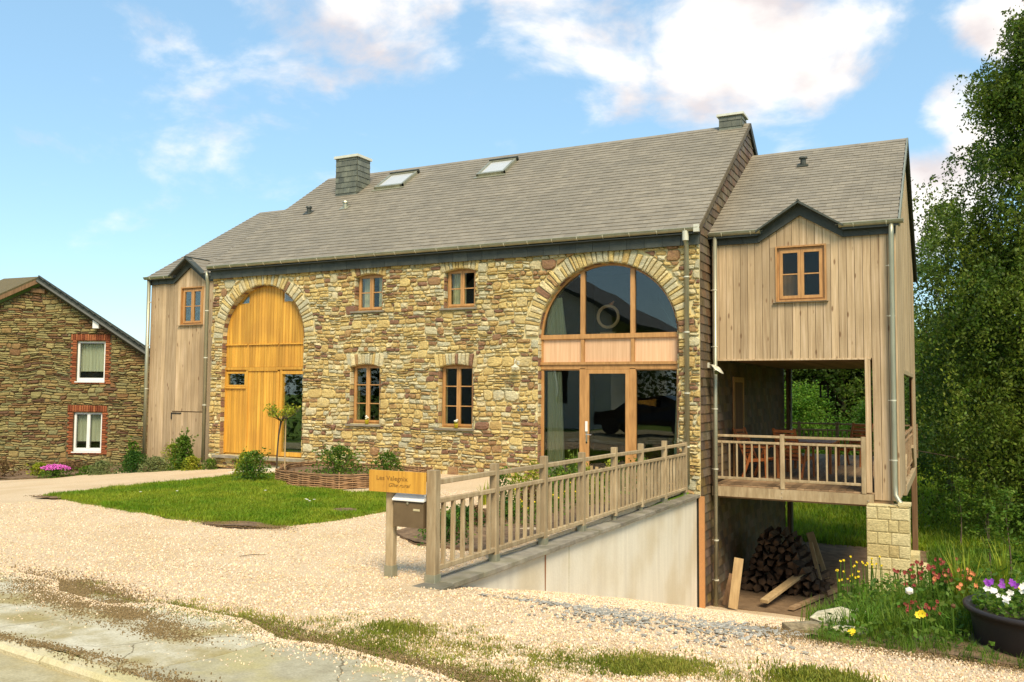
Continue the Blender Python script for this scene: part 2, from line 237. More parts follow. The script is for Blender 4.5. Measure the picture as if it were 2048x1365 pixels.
# ------------------------------------------------------------------ mesh helpers
def setp(o, label=None, cat=None, group=None, kind=None):
    if label: o['label'] = label
    if cat: o['category'] = cat
    if group: o['group'] = group
    if kind: o['kind'] = kind
    return o
def empty(name, loc, label=None, cat=None, group=None, rz=0):
    o = bpy.data.objects.new(name, None); COL.objects.link(o); o.location = loc; o.rotation_euler = (0, 0, rz); o.empty_display_size = .2
    o['_m'] = 0; del o['_m']
    return setp(o, label, cat, group)
def world_of(o):
    m = Matrix.Translation(o.location) @ o.rotation_euler.to_matrix().to_4x4()
    return m if o.parent is None else (world_of(o.parent) @ o.matrix_parent_inverse @ m)
def attach(o, parent, local=False):
    if parent is not None:
        o.parent = parent
        if not local: o.matrix_parent_inverse = world_of(parent).inverted()
class MB:
    def __init__(s): s.v = []; s.f = []; s.t = []
    def add(s, vs, fs, tone=.5):
        b = len(s.v); s.v += [tuple(v) for v in vs]; s.f += [tuple(i+b for i in f) for f in fs]; s.t += [tone]*len(fs); return s
    def box(s, x0, x1, y0, y1, z0, z1, tone=.5):
        return s.add([(x0, y0, z0), (x1, y0, z0), (x1, y1, z0), (x0, y1, z0), (x0, y0, z1), (x1, y0, z1), (x1, y1, z1), (x0, y1, z1)],
                     [(3, 2, 1, 0), (4, 5, 6, 7), (0, 1, 5, 4), (1, 2, 6, 5), (2, 3, 7, 6), (3, 0, 4, 7)], tone)
    def prism(s, poly, y0, y1, tone=.5):   # polygon in (x,z), front at y0, back at y1; counter-clockwise seen from -y
        n = len(poly)
        a = sum(poly[i][0]*poly[(i+1) % n][1]-poly[(i+1) % n][0]*poly[i][1] for i in range(n))
        if a < 0: poly = poly[::-1]
        return s.add([(x, y0, z) for x, z in poly]+[(x, y1, z) for x, z in poly],
                     [tuple(range(n)), tuple(range(2*n-1, n-1, -1))]+[(i, i+n, (i+1) % n+n, (i+1) % n) for i in range(n)], tone)
    def bar(s, p, q, wd, ht, tone=.5, up=(0, 0, 1), ch=.12):   # chamfered timber from p to q
        p, q = Vector(p), Vector(q); d = (q-p).normalized(); u = Vector(up)
        if abs(d.dot(u)) > .98: u = Vector((0, 1, 0))
        r = d.cross(u).normalized(); u = r.cross(d).normalized(); c = min(wd, ht)*ch
        pr = [(-wd/2+c, -ht/2), (wd/2-c, -ht/2), (wd/2, -ht/2+c), (wd/2, ht/2-c), (wd/2-c, ht/2), (-wd/2+c, ht/2), (-wd/2, ht/2-c), (-wd/2, -ht/2+c)]
        vs = [p+r*a+u*b for a, b in pr]+[q+r*a+u*b for a, b in pr]
        return s.add(vs, [tuple(range(8)), tuple(range(15, 7, -1))]+[(i, i+8, (i+1) % 8+8, (i+1) % 8) for i in range(8)], tone)
    def tube(s, pts, rad, n=8, tone=.5, caps=True):
        pts = [Vector(p) for p in pts]; rad = rad if hasattr(rad, '__len__') else [rad]*len(pts); b = len(s.v); ref = Vector((.3, .9, .2)).normalized()
        for i, p in enumerate(pts):
            d = (pts[min(i+1, len(pts)-1)]-pts[max(i-1, 0)]).normalized()
            if abs(d.dot(ref)) > .95: ref = Vector((.9, .1, .3)).normalized()
            r = d.cross(ref).normalized(); u = r.cross(d)
            for k in range(n):
                a = 2*PI*k/n; s.v.append(tuple(p+r*(math.cos(a)*rad[i])+u*(math.sin(a)*rad[i])))
        for i in range(len(pts)-1):
            for k in range(n): s.f.append((b+i*n+k, b+(i+1)*n+k, b+(i+1)*n+(k+1) % n, b+i*n+(k+1) % n)); s.t.append(tone)
        if caps:
            s.f.append(tuple(b+k for k in range(n))); s.f.append(tuple(b+(len(pts)-1)*n+k for k in range(n-1, -1, -1))); s.t += [tone]*2
        return s
    def lathe(s, c, prof, n=16, tone=.5, sx=1, sy=1):   # profile (r, z)
        b = len(s.v)
        for r, z in prof:
            for k in range(n): a = 2*PI*k/n; s.v.append((c[0]+r*sx*math.cos(a), c[1]+r*sy*math.sin(a), c[2]+z))
        for i in range(len(prof)-1):
            for k in range(n): s.f.append((b+i*n+k, b+i*n+(k+1) % n, b+(i+1)*n+(k+1) % n, b+(i+1)*n+k)); s.t.append(tone)
        return s
    def ico(s, c, r, tone=.5, sc=(1, 1, 1)):
        g = (1+5**.5)/2; V = [(-1, g, 0), (1, g, 0), (-1, -g, 0), (1, -g, 0), (0, -1, g), (0, 1, g), (0, -1, -g), (0, 1, -g), (g, 0, -1), (g, 0, 1), (-g, 0, -1), (-g, 0, 1)]
        F = [(0, 11, 5), (0, 5, 1), (0, 1, 7), (0, 7, 10), (0, 10, 11), (1, 5, 9), (5, 11, 4), (11, 10, 2), (10, 7, 6), (7, 1, 8), (3, 9, 4), (3, 4, 2), (3, 2, 6), (3, 6, 8), (3, 8, 9), (4, 9, 5), (2, 4, 11), (6, 2, 10), (8, 6, 7), (9, 8, 1)]
        k = r/math.hypot(1, g); return s.add([(c[0]+x*k*sc[0], c[1]+y*k*sc[1], c[2]+z*k*sc[2]) for x, y, z in V], F, tone)
    def mesh(s, name, m, smooth=False):
        me = bpy.data.meshes.new(name); me.from_pydata(s.v, [], s.f)
        a = me.attributes.new('tone', 'FLOAT', 'FACE'); a.data.foreach_set('value', np.array(s.t, dtype=np.float32))
        if isinstance(m, str): m = MATS[m]
        me.materials.append(m)
        if smooth: me.polygons.foreach_set('use_smooth', [True]*len(s.f))
        me.update(); return me
    def build(s, name, m, parent=None, smooth=False, local=False, **k):
        o = bpy.data.objects.new(name, s.mesh(name, m, smooth)); COL.objects.link(o); attach(o, parent, local); return setp(o, **k)
def link_mesh(name, me, parent=None, loc=None, rot=None, local=False, **k):
    o = bpy.data.objects.new(name, me); COL.objects.link(o)
    if loc is not None: o.location = loc
    if rot is not None: o.rotation_euler = rot
    attach(o, parent, local); return setp(o, **k)
def inpoly(x, y, P):
    c = False; n = len(P); j = n-1
    for i in range(n):
        xi, yi = P[i][:2]; xj, yj = P[j][:2]
        if (yi > y) != (yj > y) and x < (xj-xi)*(y-yi)/(yj-yi)+xi: c = not c
        j = i
    return c
def clip(poly, nx, nz, d):  # keep nx*x+nz*z >= d
    out = []; n = len(poly)
    for i in range(n):
        a, b = poly[i], poly[(i+1) % n]; da = nx*a[0]+nz*a[1]-d; db = nx*b[0]+nz*b[1]-d
        if da >= 0: out.append(a)
        if (da >= 0) != (db >= 0): t = da/(da-db); out.append((a[0]+(b[0]-a[0])*t, a[1]+(b[1]-a[1])*t))
    return out
def area(p): return abs(sum(p[i][0]*p[(i+1) % len(p)][1]-p[(i+1) % len(p)][0]*p[i][1] for i in range(len(p)))/2) if len(p) > 2 else 0
def cdt(outer, holes=(), pts=()):
    vs = []; es = []
    for ring in (outer, *holes):
        b = len(vs); n = len(ring); vs += [Vector(p[:2]) for p in ring]; es += [(b+i, b+(i+1) % n) for i in range(n)]
    vs += [Vector(p) for p in pts]
    V, E, F, *_ = delaunay_2d_cdt(vs, es, [], 0, 1e-5)
    out = []
    for f in F:
        cx = sum(V[i].x for i in f)/len(f); cy = sum(V[i].y for i in f)/len(f)
        if inpoly(cx, cy, outer) and not any(inpoly(cx, cy, h) for h in holes): out.append(tuple(f))
    return V, out
def wavy(poly, step=.25, amp=.05, seed=0, closed=True):
    out = []; n = len(poly)
    for i in range(n if closed else n-1):
        a = Vector(poly[i]); b = Vector(poly[(i+1) % n]); L = (b-a).length; k = max(1, int(L/step)); nn = Vector((-(b-a).y, (b-a).x))/max(L, 1e-6)
        for j in range(k):
            p = a+(b-a)*(j/k); q = mnoise.noise(Vector((p.x*1.7, p.y*1.7, seed)))*amp+mnoise.noise(Vector((p.x*6, p.y*6, seed+4)))*amp*.5
            out.append(tuple(p+nn*q) if amp else tuple(p))
    return out
# ------------------------------------------------------------------ terrain
def lerp(x, tab):
    if x <= tab[0][0]: return tab[0][1]
    for (a, va), (b, vb) in zip(tab, tab[1:]):
        if x <= b: return va+(vb-va)*(x-a)/(b-a)
    return tab[-1][1]
def sm(x, a, b):
    t = min(1, max(0, (x-a)/(b-a))); return t*t*(3-2*t)
def yard(x, y):
    z = .42 if y > -9.3 else .42+(-9.3-max(y, -13))*.045
    if x < -13: z -= (-13-max(x, -40))*.062
    return z
RT = [(-13, .587), (-9.3, .42), (-8.7, .32), (-6.6, -.15), (-3.5, -.9), (-.3, -1.72), (.8, -1.88), (3, -1.92), (9, -1.94), (12, -1.9), (30, -1.8), (90, -2.2)]
BT = [(-13, .587), (-9.3, .42), (-7.4, .40), (-5, -.25), (0, -1.3), (5, -1.75), (12, -1.9), (30, -1.8), (90, -2.2)]
def ramp(x, y):
    s = sm(x, -1.3, .2)
    return lerp(y, RT)*(1-s)+lerp(y, BT)*s
def ground_z(x, y):
    if x > -4.4: return ramp(x, y)
    if y > 9.2: return ramp(0, y)*(1-sm(x, -19, -26)*0)
    return yard(x, y)
def sheet(name, poly, hf, off, m, step=.3, amp=.04, kind='structure', seed=0, edge=.06, bumpz=0, **k):
    P = wavy(poly, step*.7, amp, seed)
    xs = [p[0] for p in P]; ys = [p[1] for p in P]; pts = []
    x = min(xs)
    while x < max(xs):
        y = min(ys)
        while y < max(ys):
            if inpoly(x, y, P): pts.append((x+rnd.uniform(-.1, .1)*step, y+rnd.uniform(-.1, .1)*step))
            y += step
        x += step
    V, F = cdt(P, (), pts); n = len(V)
    mb = MB(); mb.v = [(v.x, v.y, hf(v.x, v.y)+off+bumpz*mnoise.noise(Vector((v.x*1.5, v.y*1.5, seed)))) for v in V]; mb.f = [f for f in F]; mb.t = [.5]*len(F)
    # skirt
    b = len(mb.v); np_ = len(P)
    for p in P: z = hf(p[0], p[1])+off; mb.v += [(p[0], p[1], z), (p[0], p[1], z-edge)]
    for i in range(np_): j = (i+1) % np_; mb.f.append((b+2*i, b+2*i+1, b+2*j+1, b+2*j)); mb.t.append(.5)
    return mb.build(name, m, smooth=True, kind=kind, **k), P
# base ground, one sheet to the horizon
gx = sorted(set([-400, -200, -120, -80, -60, -45, -36, -30]+[round(-26+i*.8, 2) for i in range(27)]+[-4.50, -4.42, -4.38]+[round(-4.2+i*.5, 2) for i in range(22)]+[8, 10, 13, 17, 22, 30, 45, 80, 150, 400]))
gy = sorted(set([-400, -200, -100, -60, -40, -30, -24, -20, -18, -16]+[round(-14.5+i*.5, 2) for i in range(30)]+[round(.5+i*1., 2) for i in range(9)]+[9.1, 9.3, 11, 13, 16, 20, 25, 32, 40, 55, 80, 120, 200, 400]))
mb = MB()
for j, y in enumerate(gy):
    for i, x in enumerate(gx):
        z = ground_z(x, y)-.07
        if x > -30 and 9 > y and x < -4.44: z -= .02
        if y > 9.2 and x > -60: z += .15*mnoise.noise(Vector((x*.15, y*.15, 2)))
        if y > 9.2: z += sm(y, 60, 200)*9+.0
        mb.v.append((x, y, z))
nx_ = len(gx)
for j in range(len(gy)-1):
    for i in range(nx_-1): mb.f.append((j*nx_+i, j*nx_+i+1, (j+1)*nx_+i+1, (j+1)*nx_+i)); mb.t.append(.5)
GROUND = mb.build('ground', 'meadow_turf', smooth=True, kind='structure')
GR = [(-4.46, .1), (-4.46, -9.3), (-.9, -9.25), (.5, -9.35), (4, -9.6), (5, -10.9), (3, -12.6), (-4.2, -12.2), (-9, -11.5), (-22, -9.9), (-22, -3.4), (-19.4, -2.4), (-19.6, -.2), (-19, .4), (-16.75, .4), (-16.7, .1)]
sheet('gravel_yard', GR, yard, 0, 'gravel', .35, .05, seed=1, bumpz=.012)
GRR = [(-4.36, .1), (-4.36, -9.28), (-1.05, -9.28), (-1.0, -8.5), (-1.35, -6), (-1.5, -2), (-1.42, .6), (-4.3, .9)]
sheet('gravel_ramp', GRR, ramp, -.002, 'gravel', .3, .0, seed=2, bumpz=.012)
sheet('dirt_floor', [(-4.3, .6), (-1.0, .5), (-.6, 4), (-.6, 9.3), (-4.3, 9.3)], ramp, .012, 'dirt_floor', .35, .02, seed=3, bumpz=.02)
LAWN = [(-13.4, -6.7), (-13.3, -5.1), (-13.05, -3.6), (-13.1, -2.5), (-12.4, -2.0), (-11.0, -3.7), (-9.2, -4.0), (-8.6, -3.2), (-7.9, -4.2), (-7.45, -5.25), (-7.6, -6.6), (-7.85, -7.35), (-8.6, -7.55), (-10.8, -7.25)]
_, LAWNP = sheet('lawn', LAWN, yard, .03, 'turf', .3, .09, seed=4, bumpz=.012, edge=.03)
sheet('apron', [(-8.6, -10.85), (-7.7, -10.95), (-7.1, -11.0), (-6.7, -11.12), (-5.9, -11.16), (-5.5, -11.12), (-4.7, -11.2), (-4.05, -11.5), (-4.25, -12.48), (-5.6, -12.33), (-9, -12.04), (-16, -11.45), (-16, -10.2)], yard, .021, 'apron_asphalt', .3, .06, seed=5, edge=.012)
sheet('asphalt_patch', [(-4.07, -11.5), (-3.7, -11.43), (-2.9, -11.58), (-1.8, -11.9), (2, -12.0), (2, -13.2), (-4.25, -12.48)], yard, .018, 'patch_asphalt', .3, .05, seed=6, edge=.01)
sheet('road', [(-30, -10.6), (-16, -11.5), (-9, -12.17), (-5.6, -12.46), (-4.2, -12.61), (3, -13.4), (40, -16.5), (40, -21), (0, -20), (-30, -18)], yard, -.035, 'road_asphalt', .6, .0, seed=7)
# bare soil in the beds
sheet('soil_bed', [(-6.3, -6.9), (-5.6, -7.5), (-4.58, -7.5), (-4.58, -.4), (-5.9, -2.0), (-6.3, -5)], yard, .03, 'soil', .25, .05, seed=8, bumpz=.05)
sheet('soil_bed', [(-22.5, -2.9), (-20.2, -2.6), (-19.6, -.6), (-18.9, .0), (-16.9, .12), (-16.9, .6), (-19.6, .6), (-21.6, 2.0), (-26, -.1), (-25, -1.8)], yard, .03, 'soil', .3, .05, seed=9, bumpz=.05)
sheet('soil_bed', [(-8.9, -7.62), (-8.3, -7.66), (-7.75, -7.4), (-7.9, -7.15), (-8.7, -7.3)], yard, .030, 'soil', .06, .08, seed=10, bumpz=.03, edge=.01)
sheet('soil_bed', [(-13.5, -6.85), (-12.9, -6.95), (-12.6, -6.6), (-13.2, -6.3)], yard, .035, 'soil', .06, .09, seed=11, bumpz=.03, edge=.01)
sheet('soil_bed', [(-8.15, -5.95), (-7.95, -6.1), (-7.75, -5.8), (-7.85, -5.55), (-8.1, -5.6)], yard, .05, 'soil', .05, .07, seed=12, edge=.012)
sheet('soil_bed', [(-1.0, -9.2), (.5, -9.3), (3, -9.5), (3, -6), (-.2, -6), (-1.0, -7.6)], ramp, .02, 'soil', .25, .04, seed=13, bumpz=.05)
sheet('stone_path', [(-15.1, -.35), (-13.6, -.35), (-13.3, -1.2), (-14.6, -1.5)], yard, .02, 'concrete', .3, .02, seed=14)
# kerb stones
kb = empty('kerb', (-5.0, -12.25, .55), 'line of weathered concrete kerb stones along the road edge', 'kerb')
def kerbpt(t):
    tab = [(-16, -11.5), (-9, -12.1), (-5.6, -12.39), (-4.2, -12.54), (3, -13.35)]
    return Vector((t, lerp(t, tab), 0))
x = -12.0; i = 0
while x < 1.5:
    a, b = kerbpt(x+.012), kerbpt(x+.99); z = yard(a.x, a.y)+.0+rnd.uniform(-.006, .006)
    MB().bar((a.x, a.y, z-.062), (b.x, b.y, z-.062+rnd.uniform(-.004, .004)), .15, .15, rnd.random(), ch=.16).build('kerb_stone', 'kerb_concrete', kb); x += 1.0
# ------------------------------------------------------------------ rubble masonry
def layout(x0, x1, z0, z1, hr, wr, warp=.03, big=.35):
    """irregular coursed rubble: yields polygons in (x,z)"""
    out = []; z = z0
    def W(x, zz): return (x+warp*1.0*mnoise.noise(Vector((x*2.3, zz*3.1, 5))), zz+warp*1.5*mnoise.noise(Vector((x*1.3, zz*.9, 9)))+warp*.5*mnoise.noise(Vector((x*4.3, zz*2.9, 19))))
    while z < z1:
        H = rnd.uniform(*hr); x = x0-rnd.uniform(0, .2)
        while x < x1:
            if rnd.random() < big: cw = H*rnd.uniform(.8, 1.9); sub = 1
            else: cw = rnd.uniform(*wr)*1.9; sub = 2 if rnd.random() < .62 else 3
            cut = sorted([0]+[min(.85, max(.15, (k+1)/sub+rnd.uniform(-.11, .11))) for k in range(sub-1)]+[1]); sk = rnd.uniform(-.03, .03)
            for k in range(sub):
                za, zb = z+H*cut[k], z+H*cut[k+1]; xx = x
                while xx < x+cw-.02:
                    sw = cw if sub == 1 else rnd.uniform(*wr)*(1 if zb-za < .11 else .8)
                    xe = min(xx+sw, x+cw)
                    if x+cw-xe < .06: xe = x+cw
                    s1 = rnd.uniform(-.018, .018); s2 = rnd.uniform(-.018, .018); g = rnd.uniform(.006, .013)
                    m_ = (xx+xe)/2
                    raw = [(xx+g+s1, za+g), (m_, za+g+rnd.uniform(-.006, .004)), (xe-g+s2, za+g), (xe-g+rnd.uniform(-.006, .006), (za+zb)/2), (xe-g-s2, zb-g), (m_, zb-g+rnd.uniform(-.004, .006)), (xx+g-s1, zb-g), (xx+g+rnd.uniform(-.006, .006), (za+zb)/2)]
                    # knock corners off
                    cc = rnd.uniform(.1, .3)*(zb-za)
                    poly = []
                    for i_, p in enumerate(raw):
                        if i_ in (0, 2, 4, 6) and rnd.random() < .75:
                            a, b = raw[i_-1], raw[(i_+1) % 8]
                            for q in (a, b):
                                d = math.hypot(q[0]-p[0], q[1]-p[1]) or 1; t = min(.45, cc/d); poly.append((p[0]+(q[0]-p[0])*t, p[1]+(q[1]-p[1])*t))
                        else: poly.append(p)
                    out.append([W(*p) for p in poly]); xx = xe
            x += cw
        z += H
    return out
def stone_piece(mb, poly, y, prot, tone):
    """lumpy faced block: outline on the wall at y, face standing prot proud (towards -y)"""
    n = len(poly); a = sum(poly[i][0]*poly[(i+1) % n][1]-poly[(i+1) % n][0]*poly[i][1] for i in range(n))
    if a < 0: poly = poly[::-1]
    cx = sum(p[0] for p in poly)/n; cz = sum(p[1] for p in poly)/n
    size = math.sqrt(area(poly)); ins = min(.24, .012/max(size, .03)+.05)
    r0 = [(px, y, pz) for px, pz in poly]
    r1 = [(px+(cx-px)*ins*.25, y-prot*rnd.uniform(.5, .75), pz+(cz-pz)*ins*.25) for px, pz in poly]
    r2 = [(px+(cx-px)*ins*1.5, y-prot*rnd.uniform(.85, 1.2), pz+(cz-pz)*ins*1.5) for px, pz in poly]
    c = (cx+rnd.uniform(-.1, .1)*size, y-prot*rnd.uniform(1.0, 1.35), cz+rnd.uniform(-.1, .1)*size)
    fs = [(i, (i+1) % n, n+(i+1) % n, n+i) for i in range(n)]+[(n+i, n+(i+1) % n, 2*n+(i+1) % n, 2*n+i) for i in range(n)]+[(2*n+i, 2*n+(i+1) % n, 3*n) for i in range(n)]
    mb.add(r0+r1+r2+[c], fs, tone)
def pick_tone(dark=.09):
    r = rnd.random()
    if r < dark: return rnd.uniform(0, .17)
    if r < dark+.13: return rnd.uniform(.18, .3)
    if r < .68: return rnd.uniform(.34, .58)
    if r < .88: return rnd.uniform(.6, .88)
    return rnd.uniform(.9, 1)
def masonry(name, stuff_name, parent, polys, y, keep, matn, prot=(.02, .045), limit=300, tonef=pick_tone, local=False, weight=None, extra=()):
    st = []
    for p in polys:
        for q in keep(p):
            if len(q) > 2 and area(q) > .0016: st.append((q, tonef()))
    st += list(extra)
    wf = weight or (lambda q: area(q)/((sum(p[0] for p in q)/len(q))**2+(y-STREET.y)**2))
    st.sort(key=lambda s: -wf(s[0]))
    for q, t in st[:limit]:
        mb = MB(); stone_piece(mb, q, y, rnd.uniform(*prot), t); mb.build(name, matn, parent, local=local)
    if st[limit:]:
        mb = MB()
        for q, t in st[limit:]: stone_piece(mb, q, y, rnd.uniform(*prot), t)
        mb.build(stuff_name, matn, parent, local=local, kind='stuff')
def arch_poly(cx, cz, r, zb, n=20):
    return [(cx-r, zb), (cx+r, zb)]+[(cx+r*math.cos(PI*i/n), cz+r*math.sin(PI*i/n)) for i in range(n+1)]
def win_poly(x0, x1, z0, z1, rise=.07, n=6):
    return [(x0, z0), (x1, z0)]+[(x1+(x0-x1)*i/n, z1-rise+rise*(1-(2*i/n-1)**2)) for i in range(n+1)]
# ------------------------------------------------------------------ the house
X0, X1, ZB, ZT = -16.75, -4.2, .25, 5.24
A1 = (-15.06, 3.45, 1.325, .57); A2 = (-6.085, 3.315, 1.475, .42)
WINS = [(-12.27, -11.47, 4.03, 4.88), (-9.85, -9.05, 4.01, 4.86), (-12.36, -11.50, 1.44, 2.80), (-9.96, -9.08, 1.41, 2.78)]
house = empty('stone_house', (-10.5, 0, .42), 'long stone barn house with slate roof, two big arches and timber end wings', 'house')
holes = [arch_poly(*A1), arch_poly(*A2)]+[win_poly(*wd) for wd in WINS]
outer = [(X0, ZB), (X1, ZB), (X1, ZT), (X0, ZT)]
V, F = cdt(outer, holes)
wall = MB(); wall.add([(v.x, .0, v.y) for v in V], F)
for hp in holes:
    n = len(hp); wall.add([(x, 0, z) for x, z in hp]+[(x, .38, z) for x, z in hp], [(i, (i+1) % n, (i+1) % n+n, i+n) for i in range(n)])
wall.add([(X0, 0, ZB), (X0, 9, ZB), (X0, 9, ZT), (X0, 0, ZT), (X0, 4.5, 8.5)], [(0, 3, 4, 2, 1)])
wall.box(X0, X1, 8.9, 9.0, -2, ZT)
W_ = wall.build('stone_wall', 'mortar', house)
def keep_main(p):
    res = [p]
    for nx, nz, d in ((1, 0, X0+.005), (-1, 0, -(X1-.004)), (0, 1, ZB), (0, -1, -5.04)): res = [clip(q, nx, nz, d) for q in res]
    p = res[0]
    if len(p) < 3: return []
    cx = sum(a[0] for a in p)/len(p); cz = sum(a[1] for a in p)/len(p)
    for ax, az, r, zb in (A1, A2):
        R = r+.33
        if cz > az:
            d = math.hypot(cx-ax, cz-az)
            if d < R+.4:
                nx, nz = (cx-ax)/max(d, .01), (cz-az)/max(d, .01); p = clip(p, nx, nz, nx*ax+nz*az+R+.006)
        else:
            if abs(cx-ax) < r+.35 and cz > zb-.1:
                s_ = 1 if cx > ax else -1; p = clip(p, s_, 0, s_*ax+r+.002)
            elif cz <= zb and abs(cx-ax) < r: p = clip(p, 0, -1, -(zb-.08))
        if len(p) < 3: return []
    for x0, x1, z0, z1 in WINS:
        lz1 = z1+.26; zs = z0-.075
        if cx > x0-.6 and cx < x1+.6 and cz > zs-.3 and cz < lz1+.3:
            ex = .06 if cz > z1-.05 else 0
            opts = [(-1, 0, -(x0-ex)), (1, 0, x1+ex), (0, 1, lz1), (0, -1, -zs)]
            if not any(x0-ex < a[0] < x1+ex and zs < a[1] < lz1 for a in p) and not (x0 < cx < x1 and zs < cz < lz1): continue
            best = max((clip(p, *o) for o in opts), key=area); p = best
            if len(p) < 3: return []
    return [p]
extra = []
def voussoirs(ax, az, r, R, a0, a1, wmin, wmax):
    a = a0; out = []
    while a < a1-.02:
        da = rnd.uniform(wmin, wmax)/r; b = min(a+da, a1)
        if a1-b < .03: b = a1
        g = .007/r; Ro = R+rnd.uniform(-.07, .05)
        out.append([(ax+rr*math.cos(t), az+rr*math.sin(t)) for rr, t in ((r+.004, a+g), (r+.0, (a+b)/2), (r+.004, b-g), ((r+Ro)/2, b-g), (Ro, b-g*1.3), (Ro+.01, (a+b)/2), (Ro, a+g*1.3), ((r+Ro)/2, a+g))]); a = b
    return out
def voussoir_tone():
    r = rnd.random(); return rnd.uniform(.1, .28) if r < .07 else rnd.uniform(.36, .98)
vs_ = []
for A in (A1, A2): vs_ += [(q, A) for q in voussoirs(A[0], A[1], A[2], A[2]+.32, .02, PI-.02, .055, .13)]
for q, _a in vs_:
    q = clip(q, 0, -1, -5.05)
    if len(q) < 3: continue
    mb = MB(); stone_piece(mb, q, 0, rnd.uniform(.03, .05), voussoir_tone()); mb.build('arch_stone', 'rubble_stone', W_)
for x0, x1, z0, z1 in WINS:
    xx = x0-.06; top = min(5.05, z1+.25)
    while xx < x1+.04:
        xe = min(xx+rnd.uniform(.06, .12), x1+.06); 
        if x1+.06-xe < .04: xe = x1+.06
        f = lambda x_: z1-.07+.07*(1-(2*(min(max(x_, x0), x1)-x0)/(x1-x0)-1)**2)
        fan = lambda x_: x_+(x_-(x0+x1)/2)*.12
        t = top-rnd.uniform(0, .03)
        mb = MB(); stone_piece(mb, [(xx+.005, f(xx)), ((xx+xe)/2, f((xx+xe)/2)), (xe-.005, f(xe)), (fan(xe)-.006, t), (fan(xx)+.006, t)], 0, rnd.uniform(.03, .05), voussoir_tone()); mb.build('lintel_stone', 'rubble_stone', W_); xx = xe
# reveal stones of the jambs are the same rubble: a lining inside the openings
def jamb(x, y0, y1, z0, z1, s_):
    mb = MB(); z = z0
    while z < z1-.03:
        h_ = min(rnd.uniform(.07, .17), z1-z)
        if z1-z-h_ < .05: h_ = z1-z
        d = rnd.uniform(.012, .028)*s_
        mb.add([(x, y0, z+.005), (x, y1, z+.005), (x, y1, z+h_-.005), (x, y0, z+h_-.005), (x+d, y0+.004, z+.014), (x+d, y1, z+.014), (x+d, y1, z+h_-.014), (x+d, y0+.004, z+h_-.014)],
               [(4, 5, 6, 7) if s_ > 0 else (7, 6, 5, 4), (0, 1, 5, 4), (2, 3, 7, 6), (0, 4, 7, 3)], pick_tone(.3)); z += h_
    return mb
J = MB()
for x0, x1, z0, z1 in WINS:
    for x, s_ in ((x0, 1), (x1, -1)): q = jamb(x, -.02, .11, z0, z1-.07, s_); J.add(q.v, q.f); J.t[-len(q.f):] = q.t
for A in (A1, A2):
    for x, s_ in ((A[0]-A[2], 1), (A[0]+A[2], -1)): q = jamb(x, -.02, .12 if A is A1 else .12, A[3], A[1], s_); J.add(q.v, q.f); J.t[-len(q.f):] = q.t
    q = MB(); a = 0.0
    while a < PI:
        b = min(PI, a+rnd.uniform(.05, .1)); rr = A[2]-rnd.uniform(.008, .02); y1 = .12
        q.add([(A[0]+rr*math.cos(t), yy, A[1]+rr*math.sin(t)) for t in (a+.004, b-.004) for yy in (-.02, y1)], [(0, 1, 3, 2)], pick_tone(.3)); a = b
    J.add(q.v, q.f); J.t[-len(q.f):] = q.t
J.build('jamb_stones', 'rubble_stone', W_, kind='stuff')
masonry('stone', 'small_stones', W_, layout(X0, X1, ZB, 5.05, (.13, .225), (.13, .30), big=.22), 0, keep_main, 'rubble_stone', (.025, .058))
# quoins wrap the right corner a little
# interior: floors and partitions that keep the rooms dark
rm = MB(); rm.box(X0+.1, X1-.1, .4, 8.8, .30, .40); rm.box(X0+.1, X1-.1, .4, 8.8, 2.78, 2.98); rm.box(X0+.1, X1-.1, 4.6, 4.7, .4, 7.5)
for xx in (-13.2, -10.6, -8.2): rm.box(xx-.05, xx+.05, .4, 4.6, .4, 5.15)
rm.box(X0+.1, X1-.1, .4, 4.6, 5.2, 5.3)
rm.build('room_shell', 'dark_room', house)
# ---- timber casement windows (stone openings)
def bars_rect(mb, x0, x1, z0, z1, y0, y1, wd, t=.5, wb=None):
    wb = wb or wd
    mb.box(x0, x0+wd, y0, y1, z0, z1, t); mb.box(x1-wd, x1, y0, y1, z0, z1, t); mb.box(x0+wd, x1-wd, y0+.001, y1, z0, z0+wb, t); mb.box(x0+wd, x1-wd, y0+.001, y1, z1-wd, z1, t)
def casement(parent, x0, x1, z0, z1, y, rows, wood, sill=None, fw=.045, curt=None, leaves=2, name='window', reveal=None, sw=.045):
    fr = MB(); bars_rect(fr, x0, x1, z0, z1, y, y+.06, fw, .45); fr_o = fr.build(name, wood, parent)
    xi0, xi1, zi0, zi1 = x0+fw-.01, x1-fw+.01, z0+fw-.01, z1-fw+.01; cw = (xi1-xi0)/leaves
    for l in range(leaves):
        a, b = xi0+l*cw+.002, xi0+(l+1)*cw-.002; sa = MB(); bars_rect(sa, a, b, zi0, zi1, y-.018, y+.035, sw, .55+.1*l)
        for k in range(1, rows): zz = zi0+(zi1-zi0)*k/rows; sa.box(a+sw, b-sw, y-.010, y+.025, zz-.011, zz+.011, .6)
        sa.build('sash', wood, fr_o)
        for k in range(rows):
            za = zi0+sw+.0 if k == 0 else zi0+(zi1-zi0)*k/rows+.011; zb = zi1-sw if k == rows-1 else zi0+(zi1-zi0)*(k+1)/rows-.011
            MB().box(a+sw, b-sw, y+.005, y+.009, za, zb).build('pane', 'glass', fr_o)
    if sill: MB().prism([(sill[0], 0), (sill[1], 0), (sill[1], .045), (sill[0], .045)], 0, 1).v
    return fr_o
def sillslab(parent, x0, x1, y0, y1, z, th=.05, m='sill_slate', nm='sill'):
    mb = MB(); mb.box(x0, x1, y0, y1, z-th, z, rnd.random())
    for i in range(4, 8):
        v = mb.v[i]; mb.v[i] = (v[0], v[1], v[2]-(.012 if v[1] == y0 else 0))
    return mb.build(nm, m, parent)
